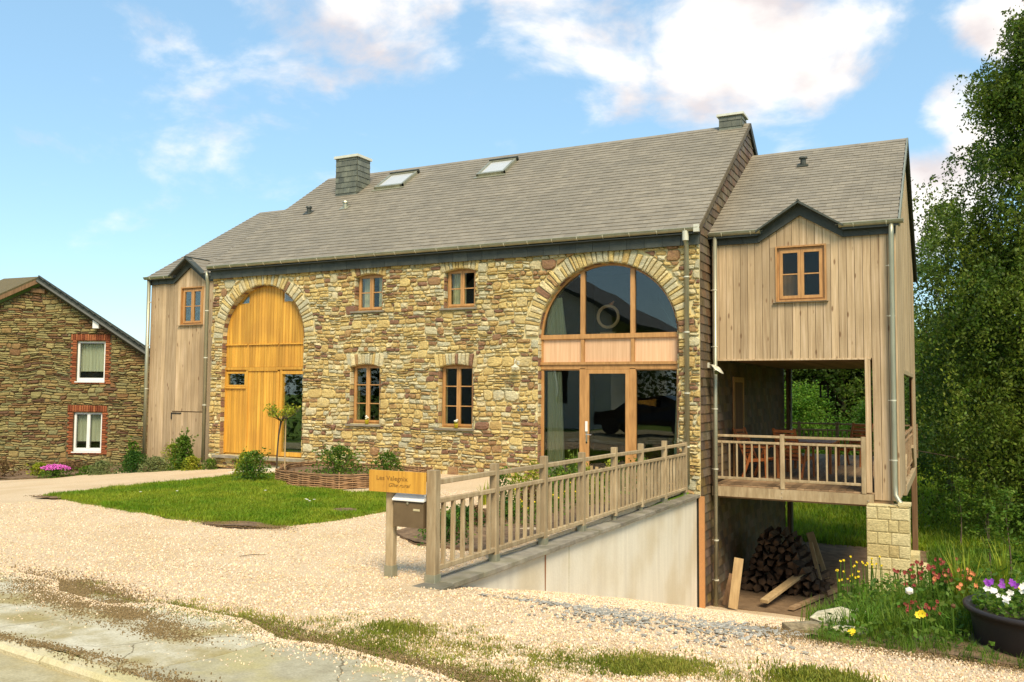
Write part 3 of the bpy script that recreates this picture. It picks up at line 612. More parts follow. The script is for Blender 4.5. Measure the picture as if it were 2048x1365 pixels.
def curtain(parent, x0, x1, y, z0, z1, matn='curtain', folds=5, amp=.022, name='curtain', bottomx=None, **k):
    mb = MB(); n = folds*6; bx = bottomx or (x0, x1)
    for j, (z, a, b) in enumerate(((z1, x0, x1), ((z0+z1)/2, (x0+bx[0])/2, (x1+bx[1])/2), (z0, *bx))):
        for i in range(n+1): t = i/n; mb.v.append((a+(b-a)*t, y+amp*math.sin(t*folds*2*PI+j*.25), z))
    for j in range(2):
        for i in range(n): mb.f.append((j*(n+1)+i, (j+1)*(n+1)+i, (j+1)*(n+1)+i+1, j*(n+1)+i+1)); mb.t.append(.3+.5*(i % 3)/2)
    return mb.build(name, matn, parent, smooth=True, **k)
for i, (x0, x1, z0, z1) in enumerate(WINS):
    o = casement(house, x0+.035, x1-.015, z0+.005, z1-.01, .10, 2 if i < 2 else 3, 'orange_wood')
    sillslab(o, x0-.07, x1+.05, -.085, .10, z0)
curtain(None, -12.2, -11.98, .26, 4.05, 4.85, label='gathered beige curtain behind the upper window nearest the golden barn door arch', cat='curtain', bottomx=(-12.2, -11.9))
curtain(None, -11.78, -11.55, .26, 4.05, 4.85, folds=3, label='folded beige curtain at the right side of the upper window nearest the golden door arch', cat='curtain')
curtain(None, -9.78, -9.45, .26, 4.03, 4.83, label='gathered beige curtain behind the upper window nearest the glazed arch', cat='curtain')
# ---- golden barn door filling the left arch
bd = MB(); ax, az, r, zb = A1; Y = .11
V, F = cdt(arch_poly(ax, az, r+.03, zb-.02), [[(-16.27, 2.30), (-15.69, 2.30), (-15.69, 2.60), (-16.27, 2.60)], [(-14.43, .68), (-13.84, .68), (-13.84, 2.60), (-14.43, 2.60)], [(-15.90, 4.37), (-15.66, 4.37), (-15.66, 4.57)], [(-14.49, 4.37), (-14.23, 4.37), (-14.49, 4.57)]])
bd.add([(v.x, Y+.03, v.y) for v in V], F); BD = bd.build('barn_door', 'gold_wood', house)
def gold_planks(x0, x1, z0, z1f, wd=.098):
    n = max(1, round((x1-x0)/wd)); k = (x1-x0)/n
    for i in range(n):
        a, b = x0+i*k+.005, x0+(i+1)*k-.005
        za, zb_ = z1f(a), z1f(b)
        if za is None or zb_ is None: continue
        if min(za, zb_) < z0+.03: continue
        for poly in split_holes([(a, z0), (b, z0), (b, zb_), ((a+b)/2, z1f((a+b)/2) or za), (a, za)], [(-15.95, -15.62, 4.33, 4.62), (-14.52, -14.18, 4.33, 4.60), (-16.38, -15.63, 2.26, 2.66)]):
            MB().prism(poly, Y, Y+.025, rnd.random()).build('plank', 'gold_wood', BD)
def split_holes(poly, rects):
    out = [poly]
    for x0, x1, z0, z1 in rects:
        new = []
        for p in out:
            xs = [q[0] for q in p]
            if max(xs) <= x0+.01 or min(xs) >= x1-.01 or min(q[1] for q in p) >= z1 or max(q[1] for q in p) <= z0: new.append(p); continue
            for q in (clip(p, 0, -1, -z0), clip(p, 0, 1, z1)):
                if area(q) > .001: new.append(q)
        out = new
    return out
circ = lambda x: az+math.sqrt(max(0, (r-.015)**2-(x-ax)**2)) if abs(x-ax) < r-.01 else None
gold_planks(ax-r+.02, ax+r-.02, 3.335, circ)
gold_planks(ax-r+.02, ax+r-.02, 2.76, lambda x: 3.30)
gold_planks(-16.36, -15.67, .62, lambda x: 2.26); gold_planks(-15.60, -14.60, .62, lambda x: 2.66)
for a, b in ((-16.37, -15.64), (-15.59, -14.64), (-14.59, -13.76)): MB().box(a, b, Y-.035, Y+.02, 3.305, 3.332, .9).build('ledge', 'gold_wood', BD)
MB().box(-16.38, -13.74, Y-.03, Y+.02, 2.69, 2.755, .3).build('transom', 'gold_wood', BD)
MB().box(-15.58, -14.64, Y-.03, Y+.02, 2.665, 2.688, .9).build('ledge', 'gold_wood', BD)
for x in (-15.63, -14.53, -13.775, -16.37): MB().box(x-.035, x+.035, Y-.02, Y+.02, .60, 2.69, .5).build('door_post', 'gold_wood', BD)
MB().box(-14.50, -13.75, Y-.012, Y+.03, .60, .70, .6).build('rail', 'gold_wood', BD); MB().box(-14.50, -13.75, Y-.012, Y+.03, 2.58, 2.66, .6).build('rail', 'gold_wood', BD)
fr = MB(); bars_rect(fr, -16.33, -15.67, 2.27, 2.64, Y-.015, Y+.03, .045); fr.build('window_frame', 'gold_wood', BD); MB().box(-16.36, -15.65, Y-.04, Y+.03, 2.225, 2.265, .9).build('ledge', 'gold_wood', BD)
MB().box(-16.29, -15.71, Y+.02, Y+.024, 2.3, 2.6).build('pane', 'glass', BD); MB().box(-14.49, -13.79, Y+.02, Y+.024, .69, 2.59).build('pane', 'glass', BD)
for tri in ([(-15.92, 4.36), (-15.65, 4.36), (-15.65, 4.60)], [(-14.50, 4.36), (-14.21, 4.36), (-14.50, 4.58)]): MB().prism(tri, Y+.012, Y+.016).build('pane', 'glass', BD)
sillslab(house, -16.50, -13.63, -.16, .29, .575, .07, 'bluestone', 'door_step')
MB().box(-14.3, -14.0, .9, .95, .7, 1.4, .3).box(-14.62, -13.8, 1.1, 1.14, .7, 1.6, .8).build('hall_screen', 'dark_larch', house)
# ---- glazed arch
ax, az, r, zb = A2; Y = .10; G = MB()
rin = r-.05; n = 28
pts_o = [(ax+(r+.01)*math.cos(PI*i/n), az+(r+.01)*math.sin(PI*i/n)) for i in range(n+1)]; pts_i = [(ax+rin*math.cos(PI*i/n), az+rin*math.sin(PI*i/n)) for i in range(n+1)]
G.add([(x, Y, z) for x, z in pts_o]+[(x, Y, z) for x, z in pts_i]+[(x, Y+.07, z) for x, z in pts_i], [(i+1, i, n+1+i, n+2+i) for i in range(n)]+[(n+1+i, n+2+i, 2*n+3+i, 2*n+2+i) for i in range(n)], .4)
XL, XR = ax-r, ax+r
G.box(XL, XL+.06, Y, Y+.07, zb, az, .4).box(XR-.06, XR, Y, Y+.07, zb, az, .4)
AG = G.build('arch_window', 'orange_wood', house)
MX = (-6.62, -5.56)
for x in MX:
    MB().box(x-.045, x+.045, Y-.02, Y+.06, 3.36, az+math.sqrt(rin**2-(x-ax)**2)+.01, .6).build('mullion', 'orange_wood', AG)
    MB().box(x-.035, x+.035, Y-.015, Y+.06, 2.80, 3.28, .5).build('mullion', 'orange_wood', AG)
    MB().box(x-.06, x+.06, Y-.02, Y+.06, zb, 2.68, .5).build('mullion', 'orange_wood', AG)
MB().box(XL-.0, XR, Y-.03, Y+.06, 3.28, 3.37, .7).build('transom', 'orange_wood', AG)
MB().box(XL-.02, XR+.02, Y-.05, Y+.06, 2.755, 2.81, .35).build('transom', 'orange_wood', AG)
MB().box(XL, XR, Y-.02, Y+.06, 2.665, 2.75, .6).build('transom', 'orange_wood', AG)
bays = ((XL+.05, MX[0]-.04), (MX[0]+.04, MX[1]-.04), (MX[1]+.04, XR-.05))
for a, b in bays:
    MB().box(a, b, Y+.02, Y+.05, 2.80, 3.29, rnd.random()).build('panel', 'pale_panel', AG)
    poly = [(a-.01, 3.36), (b+.01, 3.36)]+[(x, az+math.sqrt(max(0, (rin+.01)**2-(x-ax)**2))) for x in np.linspace(b+.01, a-.01, 9)]
    MB().prism(poly, Y+.03, Y+.034).build('pane', 'arch_glass', AG)
for a, b in (bays[0], bays[2]):
    f_ = MB(); bars_rect(f_, a-.005, b+.005, zb+.04, 2.67, Y+.004, Y+.055, .03); f_.build('window_frame', 'orange_wood', AG)
    MB().box(a, b, Y+.03, Y+.034, zb, 2.665).build('pane', 'arch_glass', AG)
a, b = MX[0]+.06, MX[1]-.06; d_ = MB(); bars_rect(d_, a, b, zb+.03, 2.66, Y-.03, Y+.04, .085, .75); d_.build('door', 'orange_wood', AG); MB().box(a+.08, b-.08, Y+.0, Y+.004, zb+.1, 2.58).build('pane', 'arch_glass', AG)
MB().box(a+.012, a+.062, Y-.045, Y-.031, 1.42, 1.62, .9).build('lock_plate', 'white_paint', AG)
MB().tube([(a+.04, Y-.03, 1.36), (a+.04, Y-.075, 1.36), (a+.16, Y-.075, 1.355)], .009, 8).tube([(a+.04, Y-.03, 1.2), (a+.04, Y-.036, 1.2)], .018, 10).box(a+.022, a+.058, Y-.036, Y-.031, 1.18, 1.42).build('handle', 'chrome', AG)
MB().box(XL-.02, XR+.02, -.1, .2, zb-.07, zb).build('door_step', 'bluestone', house)
curtain(None, XL+.10, XL+.42, .235, .42, 2.62, folds=6, bottomx=(XL+.10, XL+.5), amp=.03, label='long beige curtain hanging inside the left bay of the glazed arch, ground floor', cat='curtain')
curtain(None, XR-.1, XR-.02, .235, .42, 2.62, folds=2, bottomx=(XR-.2, XR-.05), label='narrow strip of beige curtain at the right edge of the glazed arch, ground floor', cat='curtain')
curtain(None, XL+.12, XL+.42, .235, 3.37, 4.15, folds=6, bottomx=(XL+.06, XL+.52), amp=.03, label='beige curtain in the left part of the half-round upper window', cat='curtain')
# wreath in the window, on its little wooden foot
wr = empty('window_wreath', (-6.11, .19, 3.37), 'round willow wreath on a small wooden block standing in the half-round window', 'wreath')
mb = MB(); R_ = .215; k = 40
for j in range(5):
    pts = [(-6.11+(R_+.016*math.sin(5*t+j*1.3))*math.cos(t), .19+.012*math.cos(6*t+j), 3.72+(R_+.016*math.sin(5*t+j*1.3))*math.sin(t)) for t in [2*PI*i/k for i in range(k+1)]]
    mb.tube(pts, .015, 5, rnd.random(), caps=False)
mb.build('ring', 'pale_panel', wr); MB().box(-6.27, -5.95, .165, .215, 3.372, 3.41).build('base_block', 'raw_plank', wr); MB().tube([(-6.11, .19, 3.41), (-6.11, .19, 3.5)], .008, 6).build('stem', 'dark_metal', wr)
mb = MB(); mb.ico((-6.03, .19, 3.98), .035, .4).ico((-6.0, .19, 4.015), .02, .6).tube([(-6.05, .19, 3.96), (-6.10, .19, 3.99)], [.014, .004], 5); mb.build('figurine', 'petal_orange', wr)
# upper interior: pale lit patch (sloping reveal) kept simple
# ---- roofs
def slatefield(parent, x0, x1, y0, z0, y1, z1, nm, exp=.172, wd=.26, th=.011, cutf=None, matn='roof_slate', skip=None):
    """slates on a plane rising from (y0,z0) to (y1,z1); returns list of (mesh-data, weight)"""
    Ls = math.hypot(y1-y0, z1-z0); d = ((y1-y0)/Ls, (z1-z0)/Ls); nrm = (-d[1], d[0]); rows = int(Ls/exp); ex = Ls/rows; out = []
    for j in range(rows):
        x = x0-(j % 2)*wd/2
        while x < x1-.01:
            a, b = max(x, x0)+.0015, min(x+wd, x1)-.0015; x += wd
            if b-a < .03: continue
            s0, s1 = j*ex, min((j+1)*ex+.06, Ls+.01); lift0 = th+.010+rnd.uniform(-.0015, .003); lift1 = .006; dr = rnd.uniform(-.004, .004)
            sm_ = (s0+s1)/2; cy, cz_ = y0+d[0]*sm_, z0+d[1]*sm_
            if skip and skip((a+b)/2, cy): continue
            if cutf:
                a, b = cutf(a, b, cy)
                if b-a < .03: continue
            vs = []
            for s_, l_ in ((s0+dr, lift0), (s1, lift1)):
                for xx in (a, b):
                    for q in (l_, l_-th): vs.append((xx, y0+d[0]*s_+nrm[0]*q, z0+d[1]*s_+nrm[1]*q))
            fs = [(0, 2, 6, 4), (0, 1, 3, 2), (0, 4, 5, 1), (2, 3, 7, 6)]
            dist = ((a+b)/2)**2+(cy-STREET.y)**2
            out.append((vs, fs, rnd.random(), (b-a)/dist, parent, matn))
    return out
SL = (8.63-5.33)/4.7
def zmain(y): return 5.33+(y+.2)*SL
def zwing(y): return 5.30+(y-.55)*.61
ROOF = MB(); ROOF.add([(X0-.05, -.2, 5.30), (X1+.03, -.2, 5.30), (X1+.03, 4.5, 8.60), (X0-.05, 4.5, 8.60), (X0-.05, 9.2, 5.30), (X1+.03, 9.2, 5.30), (X0-.05, -.2, 5.22), (X1+.03, -.2, 5.22), (X1+.03, 4.5, 8.50), (X0-.05, 4.5, 8.50), (X0-.05, 9.2, 5.22), (X1+.03, 9.2, 5.22)],
    [(0, 1, 2, 3), (3, 2, 5, 4), (7, 6, 9, 8), (8, 9, 10, 11), (0, 6, 7, 1), (4, 5, 11, 10), (1, 7, 8, 2), (2, 8, 11, 5), (0, 3, 9, 6), (3, 4, 10, 9)], .2)
RO = ROOF.build('roof', 'dark_slate', house)
SLT = slatefield(RO, X0-.06, X1+.045, -.2, 5.305, 4.5, 8.605, 'main')
YR = 4.86; ZR = zwing(YR)
def wingroof(x0, x1, g):
    xa, xm, xb, za = g; yb = .55+(za-5.30)/.61
    m_ = MB(); m_.add([(x1, YR, ZR-.03), (x0, YR, ZR-.03), (x0, 9.17, 5.27), (x1, 9.17, 5.27), (x1, YR, ZR-.11), (x0, YR, ZR-.11), (x0, 9.17, 5.20), (x1, 9.17, 5.20)],
        [(1, 0, 3, 2), (4, 5, 6, 7), (2, 3, 7, 6), (0, 4, 7, 3), (1, 2, 6, 5)], .2)
    O = [(x0, .55), (xa, .55), (xm, yb), (xb, .55), (x1, .55), (x1, YR), (x0, YR)]; V, F = cdt(O)
    m_.add([(v.x, v.y, zwing(v.y)-.03) for v in V], F, .2); m_.add([(v.x, v.y, zwing(v.y)-.10) for v in V], [f[::-1] for f in F], .2)
    m_.add([(x, y, zwing(y)-.03) for x, y in O]+[(x, y, zwing(y)-.10) for x, y in O], [(i, i+7, (i+1) % 7+7, (i+1) % 7) for i in range(7)], .2)
    return m_.build('roof', 'dark_slate', house)
GAB = [(-3.24, -2.48, -1.72, 5.78), (-18.93, -18.32, -17.72, 5.74)]
WR = wingroof(-4.19, -.78, GAB[0]); WL = wingroof(-19.88, -16.76, GAB[1])
def gskip(g):
    def f(x, y):
        xa, xm, xb, za = g; z = zwing(y); k = (za-5.27)/(xm-xa)
        return z < za-abs(x-xm)*k-.01
    return f
SLT += slatefield(WR, -4.185, -.775, .55, 5.275, YR, ZR-.025, 'wing', skip=gskip(GAB[0]))
SLT += slatefield(WL, -19.9, -16.77, .55, 5.275, YR, ZR-.025, 'wing', skip=gskip(GAB[1]))
SLT.sort(key=lambda s: -s[3])
for vs, fs, t, _, par, mn in SLT[:300]: MB().add(vs, fs, t).build('slate', mn, par)
for par in (RO, WR, WL):
    mb = MB()
    for vs, fs, t, _, p_, mn in SLT[300:]:
        if p_ is par: mb.add(vs, fs, t)
    mb.build('slate_courses', 'roof_slate', par, kind='stuff')
# ridge caps
for par, xa, xb, y, z in ((RO, X0-.06, X1+.045, 4.5, 8.60), (WR, -4.18, -.775, YR, ZR-.03), (WL, -19.9, -16.77, YR, ZR-.03)):
    n = int((xb-xa)/.45); k = (xb-xa)/n
    for i in range(n):
        a, b = xa+i*k+.002, xa+(i+1)*k-.002
        MB().add([(a, y-.13, z-.075), (b, y-.13, z-.075), (b, y, z+.028), (a, y, z+.028), (a, y+.13, z-.075), (b, y+.13, z-.075)], [(0, 1, 2, 3), (3, 2, 5, 4), (0, 3, 4), (1, 5, 2)], rnd.random()).build('ridge_cap', 'roof_slate', par)
# gablets breaking the wing eaves
for (xa, xm, xb, za), par in zip(GAB, (WR, WL)):
    yb = .55+(za-5.30)/.61+.05; k = (za-5.27)/(xm-xa)
    for s_, xe in ((-1, xa), (1, xb)):
        # slope plane from eave corner to apex, running back into the roof
        n = 4
        for i in range(n):
            t0, t1 = i/n, (i+1)/n
            xA, xB = xe+(xm-xe)*t0, xe+(xm-xe)*t1; zA, zB = 5.27+(za-5.27)*t0, 5.27+(za-5.27)*t1
            yA = .55+max(0, (zA-5.27))/.61+.03; yB = .55+(zB-5.27)/.61+.06
            MB().add([(xA, .47, zA+.022), (xB, .47, zB+.012), (xB, yB, zB+.012), (xA, yA+.02, zA+.022), (xA, .47, zA+.004), (xB, .47, zB-.004), (xB, yB, zB-.004), (xA, yA+.02, zA+.004)], [(0, 1, 2, 3) if s_ < 0 else (3, 2, 1, 0), (0, 4, 5, 1), (4, 7, 6, 5), (0, 3, 7, 4)], rnd.random()).build('gablet_slate', 'roof_slate', par)
    MB().tube([(xm, .44, za+.02), (xm, yb+.02, za+.02)], .02, 6).build('gablet_ridge', 'dark_slate', par)
# fascias
def fascia(xa, xb, y, z0, z1, nm='fascia', step=.36, par=house):
    n = max(1, round((xb-xa)/step)); k = (xb-xa)/n; base = MB().box(xa, xb, y+.016, y+.05, z0+.01, z1, .2).build(nm, 'dark_slate', par)
    for i in range(n):
        o = rnd.uniform(0, .006); MB().box(xa+i*k+.003, xa+(i+1)*k-.003, y-o, y+.016-o*.5, z0+rnd.uniform(-.004, .004), z1, rnd.random()).build('fascia_slate', 'dark_slate', base)
fascia(X0-.02, X1+.02, -.10, 5.0, 5.235)
MB().box(X0-.02, X1+.02, -.2, 0, 5.20, 5.235, .3).build('soffit', 'dark_slate', house)
for (xa, xm, xb, za), (ea, eb) in zip(GAB, ((-4.14, -.84), (-19.86, -16.77))):
    fascia(ea, xa+.02, .66, 5.08, 5.27); fascia(xb-.02, eb, .66, 5.08, 5.27)
    for xe in (xa, xb):
        s_ = 1 if xe == xa else -1
        MB().prism([(xe-.0*s_, 5.08), (xe, 5.28), (xm, za+.0), (xm, za-.235)], .64, .70, .4).build('fascia_board', 'dark_slate', house)
        MB().prism([(xe-.02*s_, 5.25), (xe-.02*s_, 5.285), (xm, za+.018), (xm, za-.03)], .46, .66, .9).build('verge_board', 'dark_slate', house)
# gutters (half round) with brackets, downpipes
def gutter(xa, xb, y, z, r=.062, step=.55):
    mb = MB(); n = 8
    for x in (xa, xb):
        for rr in (r, r-.006):
            for k in range(n+1): t = PI+PI*k/n; mb.v.append((x, y+rr*math.cos(t), z+rr*math.sin(t)))
    m1 = n+1
    for k in range(n): mb.f += [(k, k+1, 2*m1+k+1, 2*m1+k), (m1+k+1, m1+k, 3*m1+k, 3*m1+k+1)]; mb.t += [.5]*2
    for b in (0, 2*m1): mb.f.append(tuple(b+k for k in range(m1))); mb.t.append(.5)
    mb.tube([(xa, y-r, z+.004), (xb, y-r, z+.004)], .011, 6, .8)
    g = mb.build('gutter', 'zinc', house, smooth=False); x = xa+.25
    while x < xb:
        q = MB(); q.tube([(x, y+(r+.004)*math.cos(PI+PI*k/6), z+(r+.004)*math.sin(PI+PI*k/6)) for k in range(7)], .008, 4, .9); q.build('gutter_bracket', 'pale_metal', g); x += step
gutter(X0-.02, X1+.03, -.19, 5.30); gutter(-4.16, -3.18, .56, 5.30); gutter(-1.78, -.70, .56, 5.30); gutter(-19.97, -18.9, .56, 5.28); gutter(-4.16, -.75, 9.24, 5.25)
def pipe(pts, clips, r=.042):
    p = MB().tube(pts, r, 12).build('downpipe', 'zinc', house, smooth=True)
    for x, y, z in clips: MB().tube([(x, y, z-.012), (x, y, z+.012)], r+.008, 12).tube([(x-r-.04, y+.02, z), (x-r, y+.01, z)], .006, 5).build('pipe_clip', 'pale_metal', p)
pipe([(-4.42, -.19, 5.25), (-4.42, -.17, 5.1), (-4.43, -.075, 4.98), (-4.43, -.075, .5)], [(-4.43, -.075, z) for z in (4.4, 3.35, 2.2, 1.2)], .046)
MB().tube([(-4.42, -.19, 5.26), (-4.42, -.18, 5.08)], .06, 12).build('pipe_hopper', 'pale_metal', house)
pipe([(-4.05, .58, 5.24), (-4.07, .58, -1.85)], [(-4.06, .58, z) for z in (4.2, 3.1, 1.9, .75, -.6, -1.35)], .040)
pipe([(-.90, .57, 5.25), (-.91, .58, 5.05), (-.92, .60, .62), (-.91, .58, .44), (-.84, .52, .33), (-.76, .46, .22), (-.73, .42, .05), (-.73, .42, -1.3)], [(-.92, .60, z) for z in (4.5, 3.6, 2.1, 1.05)], .045)
pipe([(-16.88, -.12, 5.2), (-16.88, -.1, 5.0), (-16.9, -.06, 4.9), (-16.9, -.06, .35)], [(-16.9, -.06, z) for z in (4.2, 3.0, 1.8)], .045)
pipe([(-19.85, .60, 5.24), (-19.85, .62, .1)], [(-19.85, .62, z) for z in (4.6, 3.4, 2.2)], .05)
pipe([(-4.0, 8.9, 2.9), (-4.0, 8.9, -1.9)], [(-4.0, 8.9, 1.2)], .04)
# skylights and vents on the main slope
def onroof(x, s, lift): # s along slope from eave
    Ls = math.hypot(4.7, 3.3); d = (4.7/Ls, 3.3/Ls); return (x, -.2+d[0]*s-d[1]*lift, 5.305+d[1]*s+d[0]*lift)
def skylight(x0, x1, ya, yb):
    sa, sb = (ya+.2)*1.222, (yb+.2)*1.222
    o = MB()
    def rb(mb, a, b, c, d, l0, l1, t=.5):
        vs = [onroof(x, s, l) for l in (l0, l1) for x, s in ((a, c), (b, c), (b, d), (a, d))]
        mb.add(vs, [(3, 2, 1, 0), (4, 5, 6, 7), (0, 1, 5, 4), (1, 2, 6, 5), (2, 3, 7, 6), (3, 0, 4, 7)], t)
    w_ = .07; rb(o, x0, x1, sa, sa+w_*1.3, 0, .10); rb(o, x0, x1, sb-w_, sb, 0, .10); rb(o, x0, x0+w_, sa, sb, 0, .098); rb(o, x1-w_, x1, sa, sb, 0, .098)
    S_ = o.build('skylight', 'zinc', house)
    p = MB(); rb(p, x0+w_, x1-w_, sa+w_, sb-w_, .06, .07); p.build('pane', 'skylight_reflection', S_)
    f = MB(); rb(f, x0-.06, x1+.06, sa-.1, sa+.0, .02, .035); f.build('flashing', 'zinc', S_)
    f = MB(); rb(f, x0-.02, x1+.02, sb-.01, sb+.05, .02, .13); f.build('top_cover', 'dark_slate', S_)
skylight(-14.15, -13.22, 3.25, 4.05); skylight(-10.92, -10.11, 3.28, 4.05)
for x, y, big in ((-15.64, 2.28, 0), (-14.44, 2.34, 1)):
    s = (y+.2)*1.222; v = MB(); p0 = onroof(x, s, .0); p1 = onroof(x, s, .10)
    v.add([onroof(a, b, .03) for a, b in ((x-.14, s-.12), (x+.14, s-.12), (x+.14, s+.1), (x-.14, s+.1))], [(0, 1, 2, 3)], .9); v.lathe((x, p0[1], p0[2]), [(.06, 0), (.06, .14), (.09, .145), (.075, .19), (0.001, .21)], 10); v.build('roof_vent', 'dark_slate' if not big else 'zinc', house)
v = MB(); yy = 3.85; v.lathe((-2.86, yy, zwing(yy)), [(.06, 0), (.06, .13), (.10, .14), (.08, .18), (.001, .2)], 10); v.box(-2.98, -2.74, yy-.12, yy+.02, zwing(yy)-.06, zwing(yy)-.02, .9); v.build('roof_vent', 'dark_slate', house)
# chimneys clad in slate
def chimney(x0, x1, y0, y1, zt, cap, exp=.155, wd=.2):
    zb_ = zmain(y0)-.1 if y0 < 4.4 else 8.2
    C = MB().box(x0, x1, y0, y1, zb_, zt, .4).build('chimney', 'dark_slate', house); z = zb_; j = 0
    while z < zt-.02:
        zt_ = min(z+exp+.03, zt)
        x = x0-(j % 2)*wd/2
        while x < x1-.01:
            a, b = max(x, x0)+.002, min(x+wd, x1)-.002; x += wd
            if b-a > .02: MB().add([(a, y0-.022, z), (b, y0-.022, z), (b, y0-.004, zt_), (a, y0-.004, zt_), (a, y0-.004, z), (b, y0-.004, z)], [(0, 1, 2, 3), (0, 4, 5, 1), (0, 3, 4), (1, 5, 2)], rnd.random()).build('chimney_slate', 'chimney_slate', C)
        y = y0-(j % 2)*wd/2
        while y < y1-.01:
            a, b = max(y, y0)+.002, min(y+wd, y1)-.002; y += wd
            if b-a > .02: MB().add([(x1+.022, a, z), (x1+.022, b, z), (x1+.004, b, zt_), (x1+.004, a, zt_), (x1+.004, a, z), (x1+.004, b, z)], [(0, 1, 2, 3), (0, 4, 5, 1), (0, 3, 4), (1, 5, 2)], rnd.random()).build('chimney_slate', 'chimney_slate', C)
        z += exp; j += 1
    MB().box(x0-.05, x1+.05, y0-.05, y1+.05, zt, zt+cap, .8).build('chimney_cap', 'pale_metal', C)
chimney(-15.42, -14.68, 3.14, 3.72, 8.73, .07); chimney(-4.84, -4.30, 4.28, 4.75, 8.80, .05)
# ---- slate-hung gable wall of the main block (faces the loggia) and verge above the wing roof
gw = MB(); gw.add([(X1, .0, -2), (X1, 9, -2), (X1, 9, 5.25), (X1, 4.5, 8.52), (X1, 0, 5.25)], [(0, 1, 2, 3, 4)], .1)
gw.box(X1-.4, X1-.001, .001, .3, -2, .31, .1)
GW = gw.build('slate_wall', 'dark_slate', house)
cs = []; z = -1.92; j = 0; ex = .17
while z < 8.6:
    y = .0-(j % 2)*.13
    while y < 9:
        a, b = max(y, -.002)+.002, min(y+.26, 9)-.002; y += .26
        zt_ = z+ex+.03
        top = min(zmain(a), zmain(b), zmain(9-a), zmain(9-b))-.06
        if z > top-.04: continue
        if b-a < .02: continue
        zt_ = min(zt_, top)
        m_ = (a+b)/2
        if m_ > .8 and z > 5.2 and z+ex < min(zwing(m_), zwing(9.7-m_))-.1: continue
        cs.append(([(X1+.024, a, z+rnd.uniform(-.004, .004)), (X1+.024, b, z+rnd.uniform(-.004, .004)), (X1+.005, b, zt_), (X1+.005, a, zt_), (X1+.005, a, z), (X1+.005, b, z)], rnd.random(), 1/((b+16)**2) if (m_ < .75 or z > 4.9) else 0))
    z += ex; j += 1
cs.sort(key=lambda c: -c[2]); F_ = [(0, 1, 2, 3), (0, 4, 5, 1), (0, 3, 4), (1, 5, 2)]
for vs, t, _ in cs[:280]: MB().add(vs, F_, t).build('cladding_slate', 'slate_side', GW)
mb = MB()
for vs, t, _ in cs[280:]: mb.add(vs, F_, t)
mb.build('cladding_courses', 'slate_side', GW, kind='stuff')
# verge boards along the main rake (front and rear)
MB().bar((X1+.05, -.2, 5.27), (X1+.05, 4.5, 8.57), .02, .10, .4).build('verge_board', 'slate_side', house)
MB().bar((X1+.05, 9.2, 5.27), (X1+.05, 4.5, 8.57), .03, .16, .1).build('verge_board', 'dark_slate', house)
MB().box(X1-.05, X1+.055, -.26, -.2, 5.22, 5.36).build('gutter_end', 'pale_metal', house)
MB().box(-4.23, -4.13, -.035, .02, -1.9, .28, .5).build('corner_board', 'insulation', house)
MB().box(-.785, -.755, .6, .62, 5.2, 5.3).bar((-.775, .55, 5.24), (-.775, YR, ZR-.06), .03, .13, .4).build('verge_board', 'zinc', house)
MB().bar((-.775, 9.2, 5.22), (-.775, YR, ZR-.06), .04, .17, .1).build('verge_board', 'dark_slate', house)
# ------------------------------------------------------------------ timber wings
def cladding(parent, xa, xb, y, ztop, zbot, holes, wd=.137, matn='larch', th=.02, back='dark_larch', nm='clad_wall', side=None):
    """vertical boards; side=None: wall facing -y at y, else wall facing +x with x=side and the run along y"""
    n = round((xb-xa)/wd); k = (xb-xa)/n; P_ = None; mb = MB()
    boards = []
    for i in range(n):
        a, b = xa+i*k+.004, xa+(i+1)*k-.004; m_ = (a+b)/2
        poly = [(a, zbot(m_)), (b, zbot(m_)), (b, ztop(b)), (m_, ztop(m_)), (a, ztop(a))]
        bpoly = [(a-.003, zbot(m_)+.004), (b+.003, zbot(m_)+.004), (b+.003, ztop(b)-.006), (a-.003, ztop(a)-.006)]
        ps, bs = [poly], [bpoly]
        for x0, x1, z0, z1 in holes:
            def cut(L):
                new = []
                for p in L:
                    xs = [q[0] for q in p]; zs = [q[1] for q in p]
                    if max(xs) <= x0+.004 or min(xs) >= x1-.004 or min(zs) >= z1 or max(zs) <= z0: new.append(p); continue
                    mid = clip(clip(p, 0, 1, z0), 0, -1, -z1)
                    for q in (clip(p, 0, -1, -z0), clip(p, 0, 1, z1), clip(mid, -1, 0, -x0), clip(mid, 1, 0, x1)):
                        if area(q) > .0008: new.append(q)
                return new
            ps = cut(ps); bs = cut(bs)
        boards += ps
        for q in bs: mb.prism(q, y+th, y+th+.02, .3)
    def conv(m_):
        if side is not None: m_.v = [(side-(v[1]-y), v[0], v[2]) for v in m_.v]
        return m_
    if side is not None: mb = conv(mb)
    P_ = mb.build(nm, back, parent)
    for q in boards:
        o = rnd.uniform(0, .004); m_ = MB().prism(q, y-o, y+th-.001, rnd.random())
        m_ = conv(m_); m_.build('plank', matn, P_)
    return P_
def gtop(g, flat=5.12):
    xa, xm, xb, za = g
    def f(x):
        if x <= xa or x >= xb: return flat
        return flat+(za-.2-flat)*(1-abs(x-xm)/(xm-xa))
    return f
WW = cladding(house, -4.14, -.85, .70, gtop(GAB[0]), lambda x: .33 if x > -1.30 else 2.86, [(-2.92, -2.03, 3.93, 4.97)])
MB().box(-4.13, -1.28, .685, .75, 2.83, 2.862, .8).build('trim_board', 'larch', WW); MB().box(-1.385, -1.335, .68, .76, .45, 2.86, .8).build('trim_board', 'larch', WW); MB().box(-1.335, -1.295, .69, .9, .45, 2.83, .4).build('trim_board', 'larch', WW)
MB().box(-.868, -.838, .682, .74, .33, 5.15, .85).build('corner_board', 'larch', WW)
o = casement(house, -2.90, -2.05, 3.95, 4.95, .73, 2, 'orange_wood', fw=.05, sw=.055)
